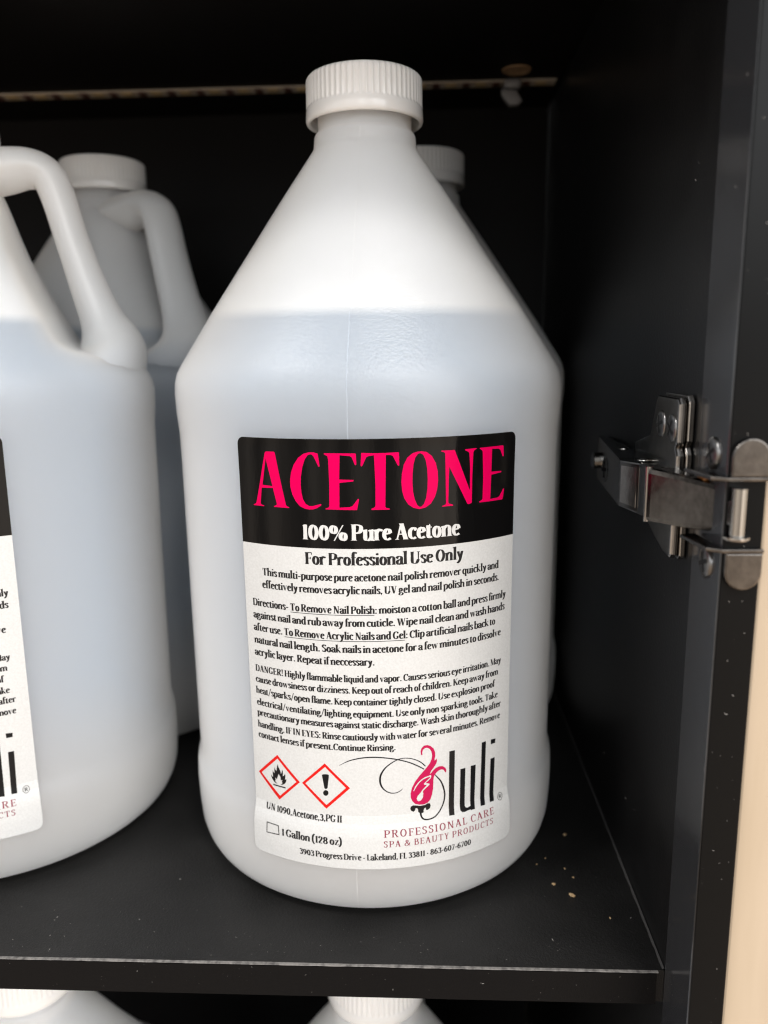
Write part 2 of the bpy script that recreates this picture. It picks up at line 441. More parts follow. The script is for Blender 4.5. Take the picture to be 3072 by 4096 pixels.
CUT = [(0.186, 0.090), (0.1955, 0.076), (0.1990, 0.061), (0.2012, 0.0510), (0.2040, 0.0450), (0.208, 0.0418), (0.213, 0.0392), (0.228, 0.0320), (0.243, 0.0258), (0.252, 0.0238), (0.261, 0.0224), (0.268, 0.0212), (0.274, 0.0212), (0.30, 0.03)]
def interp(tab, z):
    if z <= tab[0][0]: return tab[0][1]
    for (z0, v0), (z1, v1) in zip(tab[:-1], tab[1:]):
        if z <= z1: return v0+(v1-v0)*(z-z0)/(z1-z0)
    return tab[-1][1]
def recess(phi):
    """pulls the shoulder in behind the handle, which points to angle phi (0 = front, + = right)"""
    hx, hy = math.sin(phi), -math.cos(phi)
    def tf(co):
        if co.z < 0.186 or co.z > 0.274: return co
        a = co.x*hx + co.y*hy; t = -co.x*hy + co.y*hx
        lim = interp(CUT, co.z)
        k = 0.004
        d = a-lim
        a2 = a if d < -4*k else lim - k*math.log(1+math.exp(-d/k)) if d > -4*k else a
        a2 = min(a, a2)
        return Vector((a2*hx - t*hy, a2*hy + t*hx, co.z))
    return tf
def handle_bm(phi):
    bm = bmesh.new()
    ctl = [(0.002, 0.2690, 0.0165, 0.0095), (0.013, 0.2725, 0.0160, 0.0098), (0.0225, 0.2742, 0.0140, 0.0092), (0.0320, 0.2755, 0.0124, 0.0080), (0.0390, 0.2730, 0.0117, 0.0072), (0.0426, 0.2650, 0.0116, 0.0070),
           (0.0466, 0.2480, 0.0119, 0.0069), (0.0515, 0.2300, 0.0128, 0.0077), (0.0560, 0.2160, 0.0148, 0.0092), (0.0586, 0.2080, 0.0205, 0.0125), (0.0596, 0.2020, 0.0300, 0.0142), (0.0585, 0.1955, 0.0400, 0.0150), (0.0572, 0.1875, 0.0450, 0.0170), (0.0550, 0.1780, 0.0460, 0.0150)]
    path = smooth_path(ctl, 6)
    hx, hy = math.sin(phi), -math.cos(phi)
    rings = []
    S = 28
    for i, (a, z, w, th) in enumerate(path):
        p0 = path[max(0, i-1)]; p1 = path[min(len(path)-1, i+1)]
        dx, dz = p1[0]-p0[0], p1[1]-p0[1]; L = math.hypot(dx, dz); nx, nz = -dz/L, dx/L
        ring = []
        for s in range(S):
            t = 2*PI*s/S
            c, sn = math.cos(t), math.sin(t)
            e = 2/1.75
            u = w*math.copysign(abs(c)**e, c); v = th*math.copysign(abs(sn)**e, sn)
            v *= 1.0
            ra = a - nx*v; zz = z - nz*v
            ring.append(bm.verts.new((ra*hx - u*hy, ra*hy + u*hx, zz)))
        rings.append(ring)
    for r0, r1 in zip(rings[:-1], rings[1:]):
        for s in range(S):
            bm.faces.new((r0[s], r0[(s+1) % S], r1[(s+1) % S], r1[s]))
    bm.faces.new(rings[0]); bm.faces.new(rings[-1])
    bmesh.ops.recalc_face_normals(bm, faces=bm.faces[:])
    return bm
def cap_bm():
    """ribbed screw cap, base at z = 0.2843, top at 0.3009"""
    bm = bmesh.new()
    zt, zb = 0.3009, 0.2843
    ribs = 62; SEG = ribs*6
    prof = [(0.0, zt-0.0004, 0), (0.0170, zt-0.0003, 0), (0.0190, zt, 0), (0.0206, zt-0.0002, 0), (0.0212, zt-0.0007, 0.4), (0.02145, zt-0.0016, 1), (0.02155, zb+0.0062, 1), (0.02165, zb+0.0057, 0.8),
            (0.0218, zb+0.0052, 0), (0.02205, zb+0.0046, 0), (0.0222, zb+0.0012, 0), (0.0219, zb+0.0003, 0), (0.0213, zb, 0), (0.0207, zb+0.0001, 0), (0.0202, zb+0.0008, 0), (0.0200, zb+0.004, 0), (0.0199, zb+0.0125, 0), (0.0180, zb+0.0128, 0)]
    rings = []
    shape = (1.0, 0.45, 0.0, 0.0, 0.0, 0.45)
    for r, z, k in prof:
        if r == 0: rings.append([bm.verts.new((0, 0, z))]); continue
        ring = []
        for i in range(SEG):
            rr = r + k*(0.00055*shape[i % 6]-0.00012)
            t = 2*PI*i/SEG
            ring.append(bm.verts.new((rr*math.sin(t), -rr*math.cos(t), z)))
        rings.append(ring)
    for a, c in zip(rings[:-1], rings[1:]):
        for i in range(SEG):
            j = (i+1) % SEG
            if len(a) == 1: bm.faces.new((a[0], c[i], c[j]))
            else: bm.faces.new((a[i], c[i], c[j], a[j]))
    bmesh.ops.recalc_face_normals(bm, faces=bm.faces[:])
    return bm
def liquid_bm(level, phi):
    bm = bmesh.new()
    pr = [(0.0, 0.0035)] + [(r-0.0012, max(z, 0.0016)+0.0006) for r, z in dense(PROF[:26], 0.006) if z < level-0.001]
    rl = rz(level)-0.0012
    pr += [(rl, level), (0.0, level)]
    lathe(bm, pr, 96, tf=None)
    hx, hy = math.sin(phi), -math.cos(phi)
    for v in bm.verts:
        if v.co.z > 0.180:
            lim = interp(CUT, v.co.z)-0.0075
            a = v.co.x*hx + v.co.y*hy
            if a > lim: v.co -= Vector((hx, hy, 0))*(a-lim)
    return bm
def seam_bm(th):
    bm = bmesh.new(); prev = None
    for r, z in dense(PROF[3:29], 0.002):
        if r > 0.0762: continue
        cur = []
        for dt, dr in ((-0.00022, -0.00006), (0, 0.00009), (0.00022, -0.00006)):
            t = th + dt/max(r, 0.02); rr = r+dr
            cur.append(bm.verts.new((rr*math.sin(t), -rr*math.cos(t), z)))
        if prev:
            for i in range(2): bm.faces.new((prev[i], prev[i+1], cur[i+1], cur[i]))
        prev = cur
    bmesh.ops.recalc_face_normals(bm, faces=bm.faces[:])
    return bm
CAP_ME = None
def make_jug(loc, phi, level, label, group, seam=True):
    global CAP_ME
    root = empty('jug', loc)
    tag(root, label, 'jug', group)
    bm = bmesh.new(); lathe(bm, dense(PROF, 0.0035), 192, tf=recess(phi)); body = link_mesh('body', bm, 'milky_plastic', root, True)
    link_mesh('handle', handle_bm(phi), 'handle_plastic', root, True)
    if seam: link_mesh('mould_seam', seam_bm(phi+PI), 'seam_plastic', body, True)
    link_mesh('liquid', liquid_bm(level, phi), 'acetone_liquid', root, False)
    if CAP_ME is None:
        c = link_mesh('cap', cap_bm(), 'cap_plastic', root, True); CAP_ME = c.data
    else:
        c = bpy.data.objects.new('cap', CAP_ME); COL.objects.link(c); c.parent = root
    return root
TR = {
    'A': (-30.76,168.18, -30.53,168.66, -30.1,168.87, -27.22,168.87, -26.89,168.61, -25.48,160.8, -24.73,156.95, -23.58,151.62, -23.32,151.16, -22.54,150.92, -22.36,150.74, -22.55,150.56, -28.02,150.65, -28.11,150.87, -27.19,151.27, -26.92,151.65, -28.2,156.91, -32.55,156.78, -33.22,151.58, -32.94,151.09, -31.96,150.88, -31.8,150.72, -31.98,150.6, -36.14,150.66, -36.2,150.88, -35.21,151.34, -34.94,151.79, -33.7,156.42, -31.89,163.82),
    'Ahole': (-30.47,166.53, -32.16,157.76, -28.33,157.54),
    'C': (-12.01,168.63, -11.79,166.95, -11.5,164.66, -11.65,164.41, -11.93,164.51, -12.78,166.4, -13.43,167.74, -13.97,168.27, -14.53,168.4, -15.39,168.03, -16.44,166.6, -17.32,164.13, -17.91,161.09, -18.07,158.34, -17.93,155.86, -17.43,153.66, -16.55,152.17, -15.42,151.57, -14.28,151.56, -13.13,151.87, -11.56,152.33, -11.28,152.2, -11.44,151.78, -12.87,150.91, -14.02,150.51, -15.46,150.41, -16.9,150.63, -18.63,151.39, -20.04,153, -21.15,155.18, -21.74,157.65, -21.74,159.86, -21.29,162.36, -20.29,164.86, -18.57,167.23, -16.79,168.49, -15.07,168.99, -13.38,169.01),
    'E': (-10.07,168.65, -9.79,168.79, 0.03,168.72, 0.22,168.55, 0.31,165.24, 0.09,164.98, -0.18,165.11, -1.06,167.41, -1.72,167.89, -4.93,168.17, -5.27,160.37, -0.82,160.24, -0.63,160.02, -0.83,159.75, -4.62,159.37, -5.24,159.28, -5.41,151.25, -2.08,151.43, -1.12,151.82, 0.46,153.95, 0.73,154.17, 0.95,153.95, 0.34,150.79, 0.15,150.46, -9.93,150.62, -9.98,150.84, -9,151.2, -8.68,151.7, -8.52,158.57, -8.63,166.72, -8.87,167.85, -9.81,168.33),
    'T': (1.95,168.86, 1.63,164.83, 1.82,164.56, 2.14,164.69, 3.46,167.45, 4.13,167.84, 5.92,168.08, 5.98,166.66, 6.26,158.53, 6.19,151.96, 6.02,151.36, 4.94,150.88, 4.8,150.69, 4.93,150.47, 10.63,150.43, 10.83,150.63, 10.64,150.8, 9.65,151.03, 9.32,151.47, 9.46,158.28, 9.67,168.09, 11.22,168.05, 11.91,167.7, 13.37,164.78, 13.65,164.51, 13.93,164.76, 13.84,168.67, 13.68,168.87, 9.57,168.73, 6.26,168.71),
    'O': (21.09,168.92, 22.83,168.62, 24.59,167.28, 25.95,164.95, 26.66,162.07, 26.8,159.22, 26.5,156.37, 25.69,153.84, 24.35,151.77, 22.56,150.59, 20.5,150.19, 18.47,150.68, 16.75,151.91, 15.47,153.96, 14.78,156.41, 14.57,159.24, 14.76,162.06, 15.39,164.85, 16.53,167.05, 18.23,168.39, 19.66,168.83),
    'Ohole': (20.66,168.35, 21.67,167.83, 22.55,165.96, 23.06,163.12, 23.22,159.99, 23.16,156.86, 22.71,153.74, 21.97,151.78, 21.09,150.97, 20.5,150.91, 19.78,151.47, 18.91,153.38, 18.35,155.97, 18.16,158.82, 18.22,161.93, 18.51,164.73, 19.08,166.95, 19.94,168.1),
    'N': (27.72,168.59, 27.81,168.81, 32.55,168.78, 38.42,155.03, 38.4,162.44, 38.03,167.21, 37.68,167.81, 36.51,168.37, 36.34,168.61, 36.5,168.77, 40.64,168.9, 40.89,168.71, 39.87,168.18, 39.54,167.54, 39.28,159.47, 39.23,150.91, 38.48,150.55, 37.8,150.49, 37.46,150.73, 30.68,163.4, 30.57,160.12, 30.4,151.78, 30.62,151.32, 31.99,150.92, 32.21,150.7, 32.06,150.48, 28.3,150.46, 28.17,150.7, 29.38,151.04, 29.59,151.55, 29.42,160.19, 29.18,167.75, 28.93,168.13),
    'E2': (42,168.66, 42.1,168.86, 52.02,168.99, 52.36,168.76, 52.59,165.5, 52.31,165.2, 51.97,165.41, 50.98,167.49, 50.16,168, 47.24,168.17, 47.12,160.54, 51.47,160.42, 51.73,160.19, 51.49,159.91, 47.15,159.51, 46.87,151.33, 50.09,151.47, 50.89,151.83, 52.7,154.17, 53.03,154.29, 53.17,153.97, 52.58,150.88, 52.17,150.54, 42.33,150.6, 42.15,150.83, 42.32,150.99, 43.22,151.34, 43.57,151.89, 43.69,159.09, 43.28,167.56, 42.91,168.02),
    'l': (31.36,63.37, 33.57,63.36, 33.34,38.73, 31.25,38.85),
    'u': (35.85,55.55, 37.9,55.59, 37.72,40.99, 37.96,40.32, 38.73,39.98, 40.07,40.27, 40.18,55.71, 42.34,55.62, 41.88,38.68, 40.06,38.71, 39.93,38.99, 38.89,38.96, 37.49,38.73, 36.49,38.95, 35.81,39.66, 35.69,40.7),
    'l2': (44.91,63.4, 46.84,63.4, 46.5,38.73, 44.47,38.92),
    'i': (49.21,55.81, 51.29,55.78, 50.79,38.82, 48.79,38.97),
    'idot': (49.13,63.31, 51.47,63.06, 51.34,61.39, 49.18,61.46),
    'bud': (21.34,63.78, 21.22,64.62, 21.5,65.61, 22.22,66.21, 23.1,66.2, 24.02,65.53, 24.63,64.44, 24.83,63.04, 24.63,61.62, 24.03,60.27, 23.02,58.98, 21.81,57.7, 20.22,56.06, 18.63,53.98, 17.51,51.82, 17.03,49.78, 17.1,48.09, 17.61,46.76, 18.6,45.58, 20.19,45.01, 21.8,44.89, 23.22,45.29, 24.24,46.39, 24.85,48.18, 25.26,50.64, 25.34,53.15, 25.46,54.6, 25.87,55.58, 26.48,56.3, 27.31,56.9, 28.35,57.12, 29.19,56.83, 29.58,56.12, 29.79,55.66, 30.17,55.79, 30.25,56.61, 29.82,57.54, 28.77,58.3, 27.51,58.49, 26.27,58.1, 25.25,57.36, 24.64,56.63, 24.03,56.1, 24.51,57.27, 25.45,58.37, 26.47,59.85, 26.68,60.86, 26.51,61.64, 25.86,60.92, 25.73,61.23, 26.02,62.63, 25.97,64.09, 25.36,65.64, 24.22,66.73, 23.02,67.24, 21.82,67.13, 21.03,66.37, 20.67,65.31, 20.75,64.07, 21.03,63.7),
    'hl1': (18.02,50.58, 18.62,52.1, 19.61,53.43, 20.81,54.51, 22.21,55.27, 23.42,55.49, 24.23,55.78, 24.56,55.39, 24.35,54.79, 24.03,55.14, 23.02,55.01, 21.61,54.52, 20.21,53.47, 19.21,52.23, 18.42,50.87, 18.14,50.4),
    'hl2': (24.56,55.39, 24.35,54.58, 23.42,53.69, 22.41,53.02, 23.01,52.79, 23.91,52.48, 23.83,52.07, 22.61,51.09, 21.4,50.11, 21.6,49.15, 21.48,47.69, 20.79,46.66, 19.99,46.35, 19.39,46.86, 19.2,47.61, 19.6,48.52, 20.6,49.51, 21.4,50.65, 22.53,51.74, 22.93,52.22, 22.01,52.37, 21.81,52.82, 22.61,53.53, 23.74,54.48),
    'sepal': (17.09,44.72, 18,45.11, 18.99,44.89, 20.59,44.53, 22.2,44.61, 23.22,45.08, 24.03,44.94, 24.36,44.03, 24.03,43.02, 23.22,42.53, 22.61,42.63, 22.52,43.5, 22,43.37, 21.71,42.57, 21.79,41.92, 21.38,41.71, 20.57,41.63, 19.78,42.23, 19.7,43.09, 19.39,43.78, 18.79,43.86, 18.59,43.04, 17.99,42.57, 17.2,43.1, 16.89,43.9),
    'stem': (20.58,42.11, 20.85,40.48, 21.7,39.47, 23.3,39.1, 25.79,39.65, 27.97,41.64, 29.25,44.33, 29.66,47.22, 29.23,49.87, 28.16,52.62, 26.9,54.34, 25.87,55.66),
    'sw1': (-7.67,60.93, -4.24,62.8, -0.03,63.94, 4.51,64.24, 9.05,63.74, 12.85,62.87, 16.7,61.47, 19.83,59.73, 21.89,58.32),
    'sw2': (22.41,59.36, 20.62,61.19, 18.27,62.53, 15.94,63.2, 13.62,63.22, 11.32,62.37, 8.63,60.48, 6.89,58.08, 6.36,55.62, 6.83,53.32, 8.15,51.59, 10.05,50.56, 11.98,50.5, 13.53,51.2, 14.23,51.89),
    'd1o': (-31.16,61.44, -22.41,52.72, -31.08,44.12, -39.88,52.89),
    'd1i': (-31.15,60, -23.81,52.59, -30.72,45.74, -38.56,52.89),
    'd2o': (-12.86,61.25, -4.08,52.54, -12.78,43.98, -21.58,52.7),
    'd2i': (-12.81,59.89, -5.55,52.54, -12.69,45.49, -20.29,52.74),
    'flame': (-34.34,53.41, -33.87,52.65, -33.4,52.39, -33.52,53.88, -33.46,55.02, -33.16,54.34, -32.67,54.04, -32.73,55.08, -32.66,56.4, -32.31,55.56, -31.84,55.05, -31.56,56.61, -31.14,58.04, -30.97,56.88, -30.57,56.22, -30.16,55.56, -29.95,54.36, -29.59,55.2, -29.4,56.24, -29.12,55.43, -29.13,54.67, -29.26,53.64, -28.7,54.02, -28.27,54.82, -28.12,53.9, -28.37,52.47, -27.82,52.84, -27.92,51.94, -28.3,51.15, -29.14,50.46, -29.82,50.2, -30.37,50.17, -29.81,50.56, -29.32,51.12, -29.79,51.01, -29.46,52.22, -30.15,51.81, -30.23,53.17, -31,54.12, -31.48,52.75, -31.89,51.77, -32.41,52.52, -32.36,51.77, -32.25,51.3, -32.67,51.19, -32.28,50.66, -31.61,50.2, -32.3,50.2, -33.12,50.7, -33.79,51.54, -34.17,52.45),
    'bar': (-33.51,49.71, -28.24,49.61, -28.26,49.1, -33.54,49.2),
    'ex': (-14.01,56.64, -13.76,56.99, -12.7,57.23, -11.65,57.14, -11.47,56.79, -12.08,52.06, -12.39,51.65, -12.87,51.55, -13.26,51.8),
    'exd': (-11.8,50.16, -11.89,49.73, -12.11,49.36, -12.44,49.08, -12.82,48.96, -13.2,49, -13.52,49.2, -13.72,49.53, -13.79,49.94, -13.7,50.36, -13.47,50.74, -13.14,51.02, -12.76,51.14, -12.38,51.1, -12.07,50.9, -11.87,50.57),
    'boxo': (-36.08,34.9, -30.92,34.83, -30.62,31.11, -36.24,30.66),
    'R': (53.93,39.47, 52.7,39.91, 54.09,41.05),
}
TR = {k: [(v[i], v[i+1]) for i in range(0, len(v), 2)] for k, v in TR.items()}
LS0, LS1, LZ0, LZ1, LZB = -41.9, 58.3, 22.4, 173.3, 137.6
def wrap(s, z, off):
    r = rz(z/1000.0) + off/1000.0
    t = s/75.0
    return Vector((r*math.sin(t), -r*math.cos(t), z/1000.0))
def flat_fill(bm, loops, zoff=0.0):
    """fills outer loop with holes, in the flat (s, z) plane"""
    es = []
    for lp in loops:
        vs_ = [bm.verts.new((p[0], p[1], zoff)) for p in lp]
        es += [bm.edges.new((vs_[i], vs_[(i+1) % len(vs_)])) for i in range(len(vs_))]
    bmesh.ops.triangle_fill(bm, edges=es, use_beauty=True)
def cut_grid(bm, step):
    xs = [v.co.x for v in bm.verts]; ys = [v.co.y for v in bm.verts]
    for ax, lo, hi in ((0, min(xs), max(xs)), (1, min(ys), max(ys))):
        c = math.ceil(lo/step)*step
        while c < hi:
            no = Vector((1, 0, 0)) if ax == 0 else Vector((0, 1, 0))
            bmesh.ops.bisect_plane(bm, geom=bm.verts[:]+bm.edges[:]+bm.faces[:], dist=1e-5, plane_co=no*c, plane_no=no)
            c += step
def wrap_bm(bm, off):
    for v in bm.verts: v.co = wrap(v.co.x, v.co.y, off + v.co.z)
    bm.normal_update()
    for f in bm.faces:
        c = f.calc_center_median()
        if f.normal.x*c.x + f.normal.y*c.y < 0: f.normal_flip()
def printed(name, mat, loops_list, off, parent, step=1.6):
    bm = bmesh.new()
    for i, loops in enumerate(loops_list):
        b2 = bmesh.new(); flat_fill(b2, loops, 0.0)
        if step: cut_grid(b2, step)
        me = bpy.data.meshes.new('t'); b2.to_mesh(me); b2.free(); bm.from_mesh(me); bpy.data.meshes.remove(me)
    wrap_bm(bm, off)
    return link_mesh(name, bm, mat, parent, True)
def rrect(x0, x1, y0, y1, r, corners=(1, 1, 1, 1)):
    pts = []
    for k, (cx, cy_, a0) in enumerate(((x1-r, y1-r, 0), (x0+r, y1-r, 90), (x0+r, y0+r, 180), (x1-r, y0+r, 270))):
        if corners[k]:
            for a in range(0, 91, 15):
                t = math.radians(a0+a); pts.append((cx+r*math.cos(t), cy_+r*math.sin(t)))
        else:
            pts.append((x1 if k in (0, 3) else x0, y1 if k < 2 else y0))
    return pts
def ribbon(bm, pts, widths, zoff=0.0, nib=None):
    """a stroke: list of points with a width each; nib = (angle, wide, thin) works like a broad pen"""
    k = len(pts); prev = None
    for i in range(k):
        a = pts[max(0, i-1)]; c = pts[min(k-1, i+1)]
        dx, dy = c[0]-a[0], c[1]-a[1]; L = math.hypot(dx, dy) or 1e-9
        nx, ny = -dy/L, dx/L
        if nib:
            s = abs(nx*math.cos(nib[0]) + ny*math.sin(nib[0]))
            w = nib[2] + (nib[1]-nib[2])*s**1.5
        else: w = widths[i]
        p = pts[i]
        cur = (bm.verts.new((p[0]+nx*w/2, p[1]+ny*w/2, zoff)), bm.verts.new((p[0]-nx*w/2, p[1]-ny*w/2, zoff)))
        if prev: bm.faces.new((prev[0], prev[1], cur[1], cur[0]))
        prev = cur

# ---- a condensed flared roman drawn as pen strokes; units: x-height 66, capitals 96, ascenders 105
def arc(cx, cy_, rx, ry, a0, a1, k=14):
    return [(cx+rx*math.cos(math.radians(a0+(a1-a0)*i/k)), cy_+ry*math.sin(math.radians(a0+(a1-a0)*i/k))) for i in range(k+1)]
def ST(x, y0, y1, foot=1, head=0):
    o = [('S', x, y0, y1)]
    if foot: o.append(('Q', [(x-13, y0), (x+13, y0), (x+7, y0+6), (x-7, y0+6)]))
    if head == 1: o.append(('Q', [(x-14, y1-7), (x-13, y1-3), (x+7.5, y1+3), (x+7, y1-10), (x-6, y1-12)]))
    if head == 2: o.append(('Q', [(x-13, y1), (x-7, y1-6), (x+7, y1-6), (x+13, y1)]))
    return o
def C(*p): return ('C', list(p))
def T(x0, y0, x1, y1, w0, w1): return ('T', x0, y0, x1, y1, w0, w1)
def Q(*p): return ('Q', list(p))
def D(x, y, r=8.5): return ('Q', [(x+r*math.cos(t*PI/5), y+r*math.sin(t*PI/5)) for t in range(10)])
